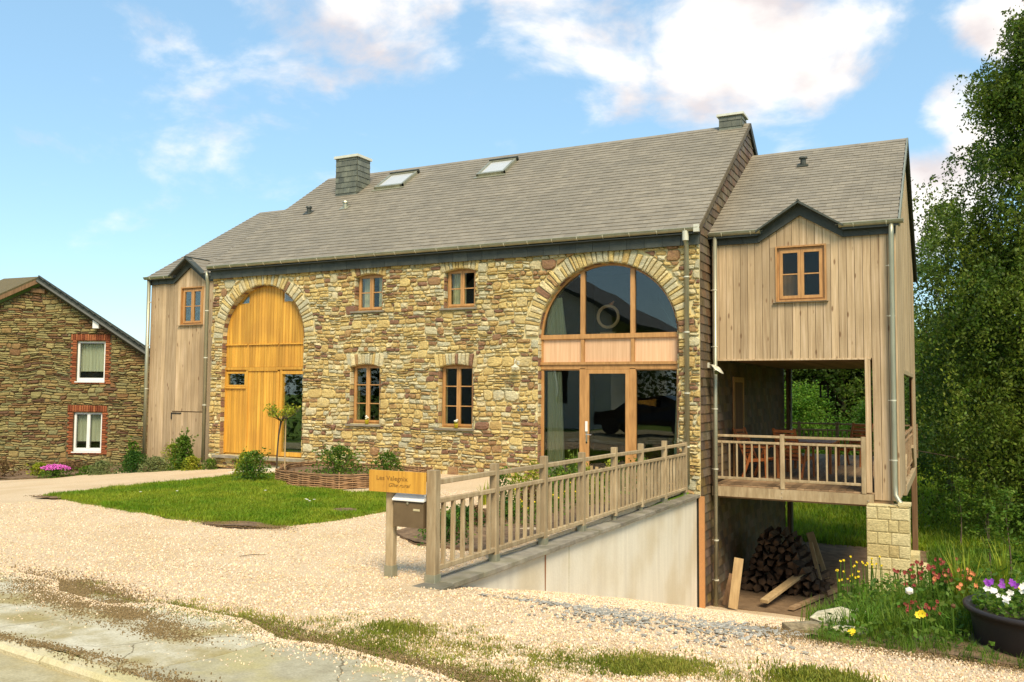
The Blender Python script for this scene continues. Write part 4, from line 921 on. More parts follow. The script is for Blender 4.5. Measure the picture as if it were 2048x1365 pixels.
fr = MB(); bars_rect(fr, -2.93, -2.02, 3.93, 4.985, .675, .76, .03, .3); fr.build('trim', 'orange_wood', o); sillslab(o, -2.98, -1.99, .64, .76, 3.93, .02, 'sill_slate')
MB().box(-2.85, -2.5, .9, .92, 3.95, 4.45, .4).build('wardrobe_panel', 'dark_larch', house)
LW = cladding(house, -19.84, -16.77, .70, gtop(GAB[1]), lambda x: .15, [(-18.67, -17.87, 3.93, 4.95), (-18.92, -17.70, .1, 1.60)], wd=.145)
o = casement(house, -18.65, -17.88, 3.95, 4.93, .73, 2, 'orange_wood', fw=.05, sw=.05)
fr = MB(); bars_rect(fr, -18.68, -17.85, 3.93, 4.965, .675, .76, .03, .3); fr.build('trim', 'orange_wood', o); sillslab(o, -18.75, -17.84, .64, .76, 3.93, .02)
LD = MB().box(-18.90, -17.72, .715, .735, .2, 1.58, .2).build('plank_door', 'dark_larch', house)
for i in range(8): MB().box(-18.90+i*.1475, -18.90+(i+1)*.1475-.005, .695, .714, .2, 1.575, rnd.random()).build('plank', 'larch', LD)
MB().box(-18.93, -18.55, .68, .693, 1.53, 1.56, .4).box(-18.93, -18.90, .68, .693, 1.38, 1.56, .4).build('hinge', 'dark_metal', LD)
rm = MB(); rm.box(-19.8, -16.8, .8, .82, .2, 1.6).box(-19.8, -16.8, 2.5, 2.6, .2, 5.2).box(-19.8, -16.8, .8, 2.6, 2.8, 2.9); rm.add([(-19.85, .7, .0), (-19.85, 9, .0), (-19.85, 9, 5.2), (-19.85, 4.86, 7.8), (-19.85, .7, 5.2)], [(0, 1, 2, 3, 4)]).build('wing_shell', 'dark_larch', house)
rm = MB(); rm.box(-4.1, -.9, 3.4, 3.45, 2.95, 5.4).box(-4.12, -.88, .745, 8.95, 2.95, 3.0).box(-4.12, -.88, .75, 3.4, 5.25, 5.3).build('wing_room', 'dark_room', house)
# loggia ceiling boards
n = 23
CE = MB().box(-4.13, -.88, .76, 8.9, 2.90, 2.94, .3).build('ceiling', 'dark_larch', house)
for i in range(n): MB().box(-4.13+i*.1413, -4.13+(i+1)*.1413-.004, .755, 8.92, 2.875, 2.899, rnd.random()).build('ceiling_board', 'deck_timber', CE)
# side wall facing +x, with the open bay
SW = cladding(house, .74, 9.0, 0, lambda y: min(zwing(y), zwing(9.72-y))-.10, lambda y: .33 if (y < 2.95 or y > 7.5) else 2.7, [], side=-.85)
MB().box(-.90, -.86, .75, 8.98, 2.9, 5.1, .2).build('wing_core', 'dark_larch', house)
MB().bar((-.87, 2.9, .30), (-.87, 7.6, .30), .09, .20, .4).build('side_beam', 'grey_timber', house); MB().bar((-.87, 2.97, .45), (-.87, 3.5, .95), .06, .1, .3).build('brace', 'grey_timber', house); MB().bar((-.87, 7.45, .45), (-.87, 6.9, .95), .06, .1, .3).build('brace', 'grey_timber', house)
MB().bar((-.87, 2.95, 2.66), (-.87, 7.55, 2.66), .06, .10, .4).build('header', 'grey_timber', house)
for x in (-.92, -4.05): MB().bar((x, 8.95, 2.9), (x, 8.95, -1.95), .14, .14, .1).build('rear_post', 'dark_larch', house)
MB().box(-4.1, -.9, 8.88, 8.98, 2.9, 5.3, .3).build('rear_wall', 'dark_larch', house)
# deck
DK = MB().box(-4.15, -1.27, .655, .715, .235, .42, .45).build('deck', 'grey_timber', house)
MB().box(-4.12, -.95, .72, .76, .2, .41, .3).build('rim_joist', 'deck_timber', DK)
for i in range(23): MB().box(-4.14+i*.1405, -4.14+(i+1)*.1405-.006, .70, 10.4, .425, .452, rnd.random()).build('deck_board', 'deck_timber', DK)
for i in range(9): MB().box(-4.14, -.92, 1.3+i*1.05, 1.38+i*1.05, .25, .424, rnd.random()).build('joist', 'deck_timber', DK)
MB().tube([(-1.36, .655, .31), (-1.36, .645, .31)], .016, 10).tube([(-2.85, .655, .36), (-2.85, .645, .36)], .012, 10).tube([(-2.85, .655, .28), (-2.85, .645, .28)], .012, 10).build('bolt', 'chrome', DK)
def railing(p0, p1, posts, z0, ztop, nb, parent=house, top=.0, m='grey_timber', axis='x', post_w=.085, z_sec=None, z_bot=None, nm='railing', boff=0):
    """posts: list of positions along the run; rails between, nb balusters per bay"""
    R_ = None; a0 = posts[0]
    def P(t, z, off=0): return (t, p0[1]+off, z) if axis == 'x' else (p0[0]+off, t, z)
    objs = []
    for i, t in enumerate(posts):
        b = MB().bar(P(t, z0), P(t, ztop+.05), post_w, post_w, rnd.random(), up=(1, 0, 0))
        if R_ is None: R_ = b.build(nm, m, parent)
        else: b.build('post', m, R_)
    for i in range(len(posts)-1):
        a, c = posts[i]+post_w/2, posts[i+1]-post_w/2
        MB().bar(P(a, ztop), P(c, ztop), .07, .045, rnd.random()).build('rail', m, R_); MB().bar(P(a, z_sec), P(c, z_sec), .05, .045, rnd.random()).build('rail', m, R_); MB().bar(P(a, z_bot), P(c, z_bot), .05, .05, rnd.random()).build('rail', m, R_)
        for k in range(nb):
            t = a+(c-a)*(k+.7)/(nb+.4); MB().bar(P(t, z_bot+.02), P(t, z_sec-.02), .04, .03, rnd.random(), up=(1, 0, 0)).build('baluster', m, R_)
    return R_
railing((0, .69), None, [-4.10, -2.84, -1.43], .43, 1.39, 8, z_sec=1.27, z_bot=.585, post_w=.08)
railing((0, 10.35), None, [-4.6, -4.0, -2.95, -1.9, -.9], .45, 1.33, 7, z_sec=1.15, z_bot=.6, m='deck_timber')
railing((-.90, 0), None, [3.0, 5.2, 7.45], .43, 1.36, 12, axis='y', z_sec=1.22, z_bot=.6, m='deck_timber')
# pillar of pale blocks
PB = MB().box(-1.36, -.70, .37, 1.0, -1.95, .27, .3).build('block_pillar', 'mortar', house); z = -1.9; j = 0
while z < .28:
    h_ = .215; cuts = [-1.375, -1.20, -.98, -.685] if j % 2 else [-1.375, -1.02, -.86, -.685]
    for a, b in zip(cuts, cuts[1:]):
        top = min(z+h_, .285)
        m_ = MB(); stone_piece(m_, [(a+.004, z+.004), (b-.004, z+.004), (b-.004, top-.004), (a+.004, top-.004)], .37, .018, rnd.random()); m_.build('block', 'block_stone', PB)
        if b > -.7:
            q = MB(); stone_piece(q, [(.37, z+.004), (.68, z+.004), (.68, top-.004), (.37, top-.004)], 0, .018, rnd.random()); q.v = [(-.70-v[1], v[0], v[2]) for v in q.v]; q.build('block', 'block_stone', PB)
    z += h_; j += 1
MB().box(-.86, -.66, .36, .62, .285, .335, .8).build('block', 'block_stone', PB)
MB().box(-.72, -.55, .5, 1.0, -1.9, -.55, .6).build('block', 'block_stone', PB); MB().box(-.6, -.42, .55, 1.0, -1.9, -.75, .8).build('block', 'block_stone', PB)
# lamps and number
L1 = MB(); L1.tube([(-8.0, -.04, 2.80), (-8.0, -.13, 2.82), (-8.0, -.19, 2.86), (-8.0, -.22, 2.82), (-8.0, -.20, 2.76)], .010, 8).lathe((-8.0, -.20, 2.70), [(.10, 0), (.085, .012), (.03, .05), (.012, .07)], 16).box(-8.03, -7.97, -.055, -.03, 2.76, 2.84).build('wall_lamp', 'pale_metal', house)
q = MB(); q.ico((-8.0, -.20, 2.70), .028, .9); q.build('bulb', 'white_paint', house)
L2 = MB(); L2.tube([(-4.17, .50, 2.74), (-4.08, .42, 2.745), (-4.0, .36, 2.73), (-3.97, .34, 2.68)], .010, 8).box(-4.18, -4.15, .46, .54, 2.69, 2.79)
b0 = len(L2.v); L2.lathe((0, 0, 0), [(.14, -.01), (.135, .0), (.06, .03), (.02, .045)], 20)
rot = Matrix.Rotation(math.radians(38), 3, 'Y')
for i in range(b0, len(L2.v)): L2.v[i] = tuple(rot @ Vector(L2.v[i])+Vector((-3.95, .33, 2.66)))
L2.build('wall_lamp', 'pale_metal', house); q = MB(); q.ico((-3.97, .32, 2.60), .05, .6, (1, 1, 1)); q.build('bulb', 'grey_leaf', house)
def text(body, size, loc, m, parent, name, ext=.002, rotx=PI/2, shear=0, sx=1):
    c = bpy.data.curves.new(name, 'FONT'); c.body = body; c.size = size; c.extrude = ext; c.align_x = 'LEFT'; c.resolution_u = 3; c.shear = shear
    t = bpy.data.objects.new(name, c); COL.objects.link(t); bpy.context.view_layer.update()
    me = bpy.data.meshes.new_from_object(t.evaluated_get(bpy.context.evaluated_depsgraph_get())); me.name = name
    bpy.data.objects.remove(t); me.materials.clear(); me.materials.append(MATS[m])
    me.transform(Matrix.Translation(Vector(loc)) @ Matrix.Rotation(rotx, 4, 'X') @ Matrix.Diagonal((sx, 1, 1, 1)))
    o = bpy.data.objects.new(name, me); COL.objects.link(o); attach(o, parent); return o
text('26', .17, (-8.03, -.052, 1.80), 'chrome', house, 'house_number', .006)
# ------------------------------------------------------------------ retaining wall, coping and handrail
def ctop(y): return .42+(y+9.3)*(-.1/9.3)
rw = empty('retaining_wall', (-4.36, -4.6, -.5), 'pale concrete retaining wall with dark stone coping beside the sunken ramp', 'wall')
m_ = MB(); ys = [-9.22, -6, -3, -.04]
for y in ys: m_.v += [(-4.47, y, -2.1), (-4.27, y, -2.1), (-4.27, y, ctop(y)-.055), (-4.47, y, ctop(y)-.055)]
for i in range(3): b = i*4; m_.f += [(b+1, b+5, b+6, b+2), (b, b+3, b+7, b+4), (b+3, b+2, b+6, b+7)]; m_.t += [.5]*3
m_.f += [(0, 1, 2, 3), (15, 14, 13, 12)]; m_.t += [.5]*2; m_.build('concrete_face', 'concrete', rw)
for y, wd, zb in ((-6.75, .045, -.3), (-6.05, .022, -.35)):
    st = MB(); st.add([(-4.268, y-wd/2, ctop(y)-.06), (-4.268, y+wd/2, ctop(y)-.06), (-4.268, y+wd*.3, zb), (-4.268, y-wd*.1, zb)], [(0, 1, 2, 3)]); st.build('rust_stain', 'kerb_concrete' if wd < .03 else 'rust', rw)
y = -9.40; i = 0
while y < -.03:
    L_ = [.42, .62, .80, .78, .82, .8, .8, .8, .82, .8, .8, .8, .8][i]; b = min(y+L_, -.01); lift = rnd.uniform(-.004, .006); xo = rnd.uniform(-.008, .008)
    q = MB().bar((-4.385+xo, y+.004, ctop(y)-.028+lift), (-4.385+xo, b-.004, ctop(b)-.028+lift*.5), .36 if i else .42, .055, rnd.random() if i else .0, ch=.1); q.build('coping_stone', 'bluestone', rw); y = b; i += 1
hr = empty('handrail_fence', (-4.40, -4.6, .42), 'weathered timber handrail with upright balusters along the top of the ramp wall', 'fence')
PY = [-9.0, -7.77, -6.53, -5.32, -4.08, -2.88, -1.64, -.36]; XR_ = -4.40
for i, y in enumerate(PY):
    w_ = .105 if i == 0 else .085; zt_ = (1.465, 1.44, 1.44, 1.41, 1.41, 1.40, 1.385, 1.30)[i]; zb_ = ctop(y)+(.06 if i else .05)
    MB().bar((XR_, y, zb_-.0), (XR_+rnd.uniform(-.006, .006), y+rnd.uniform(-.006, .006), zt_), w_, w_, rnd.random(), up=(1, 0, 0)).build('post', 'grey_timber', hr)
    MB().bar((XR_, y, ctop(y)-.005), (XR_, y, ctop(y)+.075), w_+.012, w_+.012, .5, up=(1, 0, 0), ch=.05).build('post_shoe', 'zinc', hr) if i in (0, 1, 2, 3, 6) else MB().bar((XR_, y, ctop(y)-.005), (XR_, y, ctop(y)+.07), .05, .05, .5, up=(1, 0, 0)).build('post_shoe', 'zinc', hr)
for i in range(7):
    a, b = PY[i]+.045, PY[i+1]-.042; d = lambda y: ctop(y)-.42
    for zz, w_, h_ in ((1.355, .05, .05), (1.175, .05, .045), (.545, .05, .05)):
        MB().bar((XR_+.01, a, zz+d(a)), (XR_+.01, b, zz+d(b)+rnd.uniform(-.005, .005)), w_, h_, rnd.random()).build('rail', 'grey_timber', hr)
    for k in range(6):
        y = a+(b-a)*(k+.65)/6.3; MB().bar((XR_+.012+rnd.uniform(-.003, .003), y, .56+d(y)), (XR_+.012, y+rnd.uniform(-.006, .006), 1.165+d(y)), .042, .034, rnd.random(), up=(0, 1, 0)).build('baluster', 'grey_timber', hr)
# letterbox
lb = empty('letterbox', (-4.7, -9.0, .42), 'brown metal letterbox with a white flap hung between two timber posts', 'letterbox')
MB().bar((-4.88, -9.0, .44), (-4.88, -9.0, 1.25), .085, .085, .6, up=(1, 0, 0)).build('post', 'grey_timber', lb); MB().bar((-4.88, -9.0, .41), (-4.88, -9.0, .53), .095, .095, .5, up=(1, 0, 0), ch=.05).build('post_shoe', 'zinc', lb)
bx = MB().box(-4.815, -4.475, -9.06, -8.93, .915, 1.185, .5); bx.build('box', 'brown_metal', lb)
MB().add([(-4.825, -9.075, 1.178), (-4.465, -9.075, 1.178), (-4.475, -9.02, 1.225), (-4.815, -9.02, 1.225), (-4.825, -9.075, 1.165), (-4.465, -9.075, 1.165), (-4.475, -8.93, 1.225), (-4.815, -8.93, 1.225), (-4.815, -8.93, 1.18), (-4.475, -8.93, 1.18)], [(0, 1, 2, 3), (4, 5, 1, 0), (3, 2, 6, 7), (0, 3, 7, 8, 4), (1, 5, 9, 6, 2), (4, 8, 9, 5)], .9).build('flap', 'white_paint', lb)
MB().tube([(-4.65, -9.062, 1.145), (-4.65, -9.07, 1.145)], .012, 12).build('lock', 'chrome', lb); MB().box(-4.590, -4.515, -9.064, -9.061, 1.075, 1.095, .9).build('name_plate', 'kerb_concrete', lb)
MB().box(-4.81, -4.48, -9.066, -9.062, 1.150, 1.154, .2).build('door_edge', 'dark_metal', lb)
sg = empty('name_sign', (-4.76, -9.08, 1.24), 'varnished golden wooden board with carved lettering fixed above the letterbox', 'sign')
MB().box(-5.085, -4.445, -9.095, -9.062, 1.24, 1.445, .6).build('board', 'gold_wood', sg)
text('Les Valegnix', .062, (-5.0, -9.0965, 1.355), 'ink', sg, 'lettering', .0012, sx=1.18); text('Gîte rural', .05, (-4.86, -9.0965, 1.295), 'ink', sg, 'lettering', .0012, shear=.35, sx=1.25)
# low picket fence before the glazed arch
pf = empty('picket_fence', (-5.3, -1.35, .42), 'low pale picket fence standing between the glazed arch and the handrail', 'fence')
for k in range(17): x = -6.15+k*.10; MB().bar((x, -1.35, .42), (x+rnd.uniform(-.008, .008), -1.35, .86+rnd.uniform(-.02, .02)), .055, .02, rnd.random(), up=(0, 1, 0)).build('picket', 'raw_plank', pf)
for z in (.55, .76): MB().bar((-6.2, -1.33, z), (-4.5, -1.33, z), .02, .05, .4).build('rail', 'raw_plank', pf)
# wattle bed
WB = [(-12.35, -2.0), (-11.55, -3.28), (-10.7, -3.50), (-9.85, -3.52), (-9.45, -2.9), (-9.15, -2.0), (-9.3, -1.3), (-12.2, -1.3)]
wb = empty('wattle_bed', (-10.7, -2.4, .42), 'low planting bed edged with woven willow rods in front of the stone wall', 'planter')
n = len(WB); PTS = []
for i in range(n):
    a, b = Vector(WB[i]), Vector(WB[(i+1) % n]); k = max(1, round((b-a).length/.26))
    for j in range(k): PTS.append(a+(b-a)*j/k)
for p in PTS: z = yard(p.x, p.y); MB().tube([(p.x, p.y, z-.02), (p.x, p.y, z+.285+rnd.uniform(-.02, .03))], .017, 6, rnd.random()).build('stake', 'wicker', wb)
for r_ in range(13):
    m_ = MB(); pts = []
    for i in range(len(PTS)+1):
        p = PTS[i % len(PTS)]; q = PTS[(i+1) % len(PTS)]; o = PTS[i-1]; t = (q-o).normalized(); nn = Vector((-t.y, t.x)); s = .019*(1 if (i+r_) % 2 else -1)
        pts.append((p.x+nn.x*s, p.y+nn.y*s, yard(p.x, p.y)+.02+r_*.0195+rnd.uniform(-.004, .004)))
    m_.tube(pts, .0105, 5, rnd.random(), caps=False); m_.build('withy', 'wicker', wb)
sheet('soil_bed', [(-12.3, -2.0), (-11.5, -3.2), (-10.7, -3.42), (-9.9, -3.44), (-9.5, -2.9), (-9.2, -2.0), (-9.35, -1.35), (-12.15, -1.35)], yard, .16, 'soil', .3, 0, seed=20, bumpz=.04)
# ------------------------------------------------------------------ neighbouring stone house
nb = empty('neighbour_house', (-23.41, 1.236, -.3), 'old rubble stone house gable with red brick window surrounds and white windows', 'house', rz=YAW)
# local axes: x along the gable (u+13), y away from the camera, z up from -0.3
ZL = .3; U = lambda u: u+13.0
AP, RG, LF = (U(-14.25), 5.33+ZL), (U(-10.4), 5.33-2.5+ZL), (U(-18.2), 5.33-1.75+ZL)
gout = [(LF[0], -.4), (RG[0], -.4), (RG[0], RG[1]), AP, LF]
NW = [(U(-13.16), U(-12.30), 2.40+ZL, 3.62+ZL), (U(-13.19), U(-12.33), .29+ZL, 1.47+ZL)]
nholes = [[(a, c), (b, c), (b, d), (a, d)] for a, b, c, d in NW]
V, F = cdt(gout, nholes); g = MB().add([(v.x, 0, v.y) for v in V], F)
for hp in nholes: g.add([(x, 0, z) for x, z in hp]+[(x, .3, z) for x, z in hp], [(i, (i+1) % 4, (i+1) % 4+4, i+4) for i in range(4)])
g.add([(RG[0], 0, -.4), (RG[0], 9, -.4), (RG[0], 9, RG[1]), (RG[0], 0, RG[1])], [(0, 1, 2, 3)]); g.box(U(-13.7), U(-11.9), .6, .7, -.4, 3.95)
NG = g.build('gable_wall', 'old_mortar', nb, local=True)
BR = [(a-.19, b+.19, c-.09, d+.22) for a, b, c, d in NW]
def keep_n(p):
    for a, b in ((AP, RG), (LF, AP)):
        nx, nz = (b[1]-a[1]), -(b[0]-a[0]); L_ = math.hypot(nx, nz); nx, nz = nx/L_, nz/L_; p = clip(p, nx, nz, nx*a[0]+nz*a[1]+.04)
        if len(p) < 3: return []
    p = clip(p, 1, 0, U(-16.4)); p = clip(p, -1, 0, -RG[0]) if len(p) > 2 else p
    if len(p) < 3: return []
    cx = sum(q[0] for q in p)/len(p); cz = sum(q[1] for q in p)/len(p)
    for x0, x1, z0, z1 in BR:
        if any(x0 < q[0] < x1 and z0 < q[1] < z1 for q in p) or (x0 < cx < x1 and z0 < cz < z1):
            p = max((clip(p, *o) for o in ((-1, 0, -x0), (1, 0, x1), (0, 1, z1), (0, -1, -z0))), key=area)
            if len(p) < 3: return []
    return [p]
masonry('stone', 'small_stones', NG, layout(U(-16.5), RG[0], -.2, AP[1], (.12, .19), (.18, .42), .05, .10), 0, keep_n, 'old_stone', (.02, .06), local=True, weight=area, tonef=rnd.random)
for (a, b, c, d), (x0, x1, z0, z1) in zip(NW, BR):
    z = z0+.01; j = 0
    while z < d-.02:
        for s_ in (0, 1):
            wd = .18 if j % 2 else .13; xa, xb = (a-wd, a-.004) if s_ == 0 else (b+.004, b+wd)
            m_ = MB(); stone_piece(m_, [(xa, z), (xb, z), (xb, z+.062), (xa, z+.062)], 0, .03, rnd.random()); m_.build('brick', 'brick_red', NG, local=True)
        z += .07; j += 1
    x = a-.18
    while x < b+.15: m_ = MB(); stone_piece(m_, [(x, d+.01), (x+.062, d+.01), (x+.062, d+.21), (x, d+.21)], 0, .03, rnd.random()); m_.build('brick', 'brick_red', NG, local=True); x += .07
    x = a-.1
    while x < b+.05: m_ = MB(); stone_piece(m_, [(x, c-.075), (x+.19, c-.075), (x+.19, c-.012), (x, c-.012)], 0, .035, rnd.random()); m_.build('brick', 'brick_red', NG, local=True); x += .2
for i, (a, b, c, d) in enumerate(NW):
    f_ = MB(); bars_rect(f_, a, b, c, d, .06, .13, .06, .8, .11); fo = f_.build('window', 'white_paint', nb, local=True)
    if i: MB().box((a+b)/2-.045, (a+b)/2+.045, .055, .12, c+.1, d-.05, .8).build('mullion', 'white_paint', fo, local=True)
    MB().box(a+.05, b-.05, .10, .104, c+.1, d-.05).build('pane', 'glass', fo, local=True); MB().box(a-.02, b+.02, -.05, .08, c-.03, c+.0, .9).build('sill', 'white_paint', fo, local=True)
    q = MB(); n = 40; zt_, zb_ = d-.08, c+.10+(d-c)*.17
    for jz in (zb_, zt_):
        for k in range(n+1): q.v.append((a+.04+(b-a-.08)*k/n, .20+.014*math.sin(k*1.3), jz))
    for k in range(n): q.f.append((k, k+1, n+2+k, n+1+k)); q.t.append(rnd.random())
    q.build('net_curtain', 'net_curtain', fo, local=True)
# roof slabs with tiles
def slab(mb, A, B, C, D, th, t=.4):
    A, B, C, D = map(Vector, (A, B, C, D)); nrm = (B-A).cross(D-A).normalized(); nrm = nrm if nrm.z > 0 else -nrm
    v = [A, B, C, D]; mb.add([p+nrm*0 for p in v]+[p-nrm*th for p in v], [(0, 1, 2, 3), (7, 6, 5, 4)]+[(i, i+4, (i+1) % 4+4, (i+1) % 4) for i in range(4)], t)
kR = (AP[1]-RG[1])/(RG[0]-AP[0])
q = MB(); slab(q, (AP[0], -.22, AP[1]+.20), (RG[0]+.3, -.22, RG[1]-.3*kR+.20), (RG[0]+.3-8, 9, RG[1]-.3*kR+.20), (AP[0]-8, 9, AP[1]+.20), .16, .3); q.build('roof', 'dark_slate', nb, local=True)
q = MB(); slab(q, (AP[0], -.26, AP[1]+.215), (LF[0], -.26, LF[1]+.16), (LF[0]-3, 3, LF[1]+.50), (AP[0]-3, 3, AP[1]+.555), .12, .6); LR = q.build('roof', 'old_mortar', nb, local=True)
MB().bar((AP[0]-.05, -.25, AP[1]+.18), (RG[0]+.3, -.25, RG[1]-.3*kR+.18), .03, .17, .4).build('verge_board', 'dark_slate', nb, local=True)
MB().bar((AP[0]+.02, -.24, AP[1]+.10), (LF[0], -.24, LF[1]+.04), .03, .12, .1).build('verge_board', 'dark_larch', nb, local=True)
for k in range(24):
    t0, t1 = k/24, (k+1)/24; A = Vector((AP[0], -.27, AP[1]+.215)).lerp(Vector((RG[0]+.3, -.27, RG[1]-.3*kR+.215)), t0); B = Vector((AP[0], -.27, AP[1]+.215)).lerp(Vector((RG[0]+.3, -.27, RG[1]-.3*kR+.215)), t1)
    MB().bar(A+Vector((0, 0, .02)), B+Vector((0, 0, -.012)), .10, .025, rnd.random()).build('verge_slate', 'dark_slate', nb, local=True)
MB().box(U(-12.62), U(-12.44), -.20, .0, 4.0+ZL, 4.24+ZL, .8).build('bracket_box', 'white_paint', nb, local=True)
MB().bar((AP[0]-.32, -.05, AP[1]-.18), (AP[0]+.1, -.05, AP[1]-.22), .12, .14, .3).build('beam_end', 'dark_larch', nb, local=True)
# ------------------------------------------------------------------ things on the sills and the loggia
for i, (x, lab) in enumerate(((-11.86, 'small yellow flower pot on the sill of the lower window nearest the golden door'), (-9.50, 'small yellow flower pot on the sill of the lower window nearest the glazed arch'))):
    z = (1.44, 1.41)[i]; e = empty('flower_pot', (x, -.02, z), lab, 'flower pot', 'flower pots on the window sills')
    q = MB(); q.lathe((x, -.02, z), [(.001, .001), (.036, 0), (.05, .085), (.055, .09), (.045, .092), (.04, .05)], 14, .5); q.build('pot', 'pot_yellow', e, smooth=True)
    q = MB()
    for k in range(9): a = rnd.uniform(0, 6.28); rr = rnd.uniform(0, .04); q.ico((x+rr*math.cos(a), -.02+rr*math.sin(a), z+.12+rnd.uniform(0, .06)), .022, rnd.random())
    q.build('blossom', 'seed_white', e); q = MB()
    for k in range(12): a = rnd.uniform(0, 6.28); q.add([(x, -.02, z+.08), (x+.05*math.cos(a), -.02+.05*math.sin(a), z+.13), (x+.03*math.cos(a+.4), -.02+.03*math.sin(a+.4), z+.15)], [(0, 1, 2)])
    q.build('leaves', 'yellow_leaf', e)
# small indoor ornament on lower window 2
def teak_chair(x, y, z, rz, label):
    e = empty('armchair', (x, y, z), label, 'chair', 'teak chairs on the deck', rz)
    for s in (-1, 1):
        MB().bar((s*.27, -.25, 0), (s*.27, -.22, .64), .05, .035, rnd.random(), up=(1, 0, 0)).build('leg', 'teak', e, local=True)
        MB().bar((s*.27, .28, 0), (s*.27, .05, .62), .05, .035, rnd.random(), up=(1, 0, 0)).build('leg', 'teak', e, local=True)
        MB().bar((s*.27, -.30, .655), (s*.27, .30, .64), .07, .03, rnd.random()).build('armrest', 'teak', e, local=True)
        MB().bar((s*.25, -.22, .40), (s*.25, .25, .34), .03, .05, rnd.random()).build('seat_rail', 'teak', e, local=True)
        MB().bar((s*.24, .18, .30), (s*.24, .50, 1.02), .035, .05, rnd.random(), up=(1, 0, 0)).build('back_post', 'teak', e, local=True)
    for k in range(8): t = k/7; MB().bar((-.25, -.22+.46*t, .425-.05*t), (.25, -.22+.46*t, .425-.05*t), .05, .018, rnd.random()).build('seat_slat', 'teak', e, local=True)
    for k in range(7): t = (k+.6)/7; MB().bar((-.23, .25+.25*t, .42+.58*t), (.23, .25+.25*t, .42+.58*t), .018, .06, rnd.random()).build('back_slat', 'teak', e, local=True)
    return e
teak_chair(-3.55, 2.35, .452, math.radians(75), 'orange teak armchair nearest the slate wall on the deck')
teak_chair(-2.95, 3.0, .452, math.radians(160), 'teak armchair beside the table at the middle post of the deck railing')
teak_chair(-2.15, 6.6, .452, math.radians(-20), 'teak armchair at the far end of the deck, its back showing above the railing')
tb = empty('deck_table', (-2.85, 4.6, .452), 'square teak table standing on the deck behind the balusters', 'table')
for k in range(7): MB().box(-3.35+k*.145, -3.35+k*.145+.138, 4.0, 5.2, 1.10, 1.13, rnd.random()).build('table_slat', 'teak', tb)
for x in (-3.3, -2.4):
    for y in (4.06, 5.14): MB().bar((x, y, .452), (x, y, 1.10), .06, .06, .5, up=(1, 0, 0)).build('leg', 'teak', tb)
MB().box(-3.3, -2.4, 4.05, 4.08, 1.02, 1.10, .3).box(-3.3, -2.4, 5.12, 5.15, 1.02, 1.10, .3).build('apron', 'teak', tb)
# doorway in the slate wall
DW = MB(); DW.box(-4.172, -4.14, 2.55, 2.66, .45, 2.55, .3).box(-4.172, -4.14, 3.45, 3.56, .45, 2.55, .3).box(-4.172, -4.14, 2.66, 3.45, 2.44, 2.55, .3); dd = DW.build('side_door', 'orange_wood', house); MB().box(-4.172, -4.15, 2.66, 3.45, .46, 2.44, .1).build('door_leaf', 'dark_larch', dd)
lt = empty('hanging_lantern', (-2.87, 7.0, 2.1), 'small dark lantern hanging from the loggia ceiling', 'lantern')
MB().tube([(-2.87, 7, 2.875), (-2.87, 7, 2.5)], .008, 6).build('chain', 'dark_metal', lt)
q = MB()
for sx in (-1, 1):
    for sy in (-1, 1): q.box(-2.87+sx*.09-.012, -2.87+sx*.09+.012, 7+sy*.09-.012, 7+sy*.09+.012, 2.12, 2.42)
q.box(-2.98, -2.76, 6.89, 7.11, 2.10, 2.13).build('frame', 'dark_metal', lt); q = MB(); q.lathe((-2.87, 7, 2.42), [(.17, 0), (.12, .04), (.03, .11), (.001, .12)], 4); q.build('hood', 'dark_metal', lt)
# ------------------------------------------------------------------ timber stored under the deck
fl = lambda x, y: ramp(x, y)+.025
def plank_thing(p, q, wd, th, label, up=(0, -1, 0), m='raw_plank', tone=.5, grp=None, nm='loose_plank', cat='plank'):
    c = ((Vector(p)+Vector(q))/2); o = MB().bar(Vector(p)-c, Vector(q)-c, wd, th, tone, up=up, ch=.06).build(nm, m); o.location = c; return setp(o, label, cat, grp)
plank_thing((-3.70, .34, fl(-3.7, .34)), (-3.61, .48, -.88), .17, .04, 'pale plank standing upright at the mouth of the passage under the deck', tone=.7)
plank_thing((-2.52, 4.1, fl(-2.5, 4.1)), (-2.86, 4.15, -.86), .16, .05, 'long dark board leaning on the far end of the firewood heap', tone=.2)
plank_thing((-2.45, 3.0, fl(-2.45, 3.0)), (-2.75, 3.5, -.98), .08, .05, 'narrow board leaning beside the long dark board on the firewood heap', tone=.1)
plank_thing((-3.25, .95, fl(-3.2, .95)+.12), (-2.75, 2.9, fl(-2.8, 2.9)+.45), .16, .06, 'grey beam resting slantwise on the foot of the firewood heap', up=(0, 0, 1), tone=.5)
plank_thing((-2.75, .95, fl(-2.7, .95)+.05), (-2.2, 3.2, fl(-2.2, 3.2)+.05), .10, .06, 'dark beam lying on the dirt along the firewood heap', up=(0, 0, 1), m='deck_timber')
plank_thing((-3.95, .75, fl(-3.9, .75)), (-3.85, .95, -1.28), .10, .03, 'short reddish board leaning by the downpipe under the deck', tone=.3, m='dark_larch')
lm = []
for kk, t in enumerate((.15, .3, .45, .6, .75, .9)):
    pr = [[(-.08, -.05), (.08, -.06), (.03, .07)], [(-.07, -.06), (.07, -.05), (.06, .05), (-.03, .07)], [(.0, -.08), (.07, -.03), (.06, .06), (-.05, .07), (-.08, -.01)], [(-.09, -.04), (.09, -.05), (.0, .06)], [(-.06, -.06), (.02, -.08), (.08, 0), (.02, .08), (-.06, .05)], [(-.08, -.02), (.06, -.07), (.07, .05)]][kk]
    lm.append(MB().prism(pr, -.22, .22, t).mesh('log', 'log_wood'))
k = 0
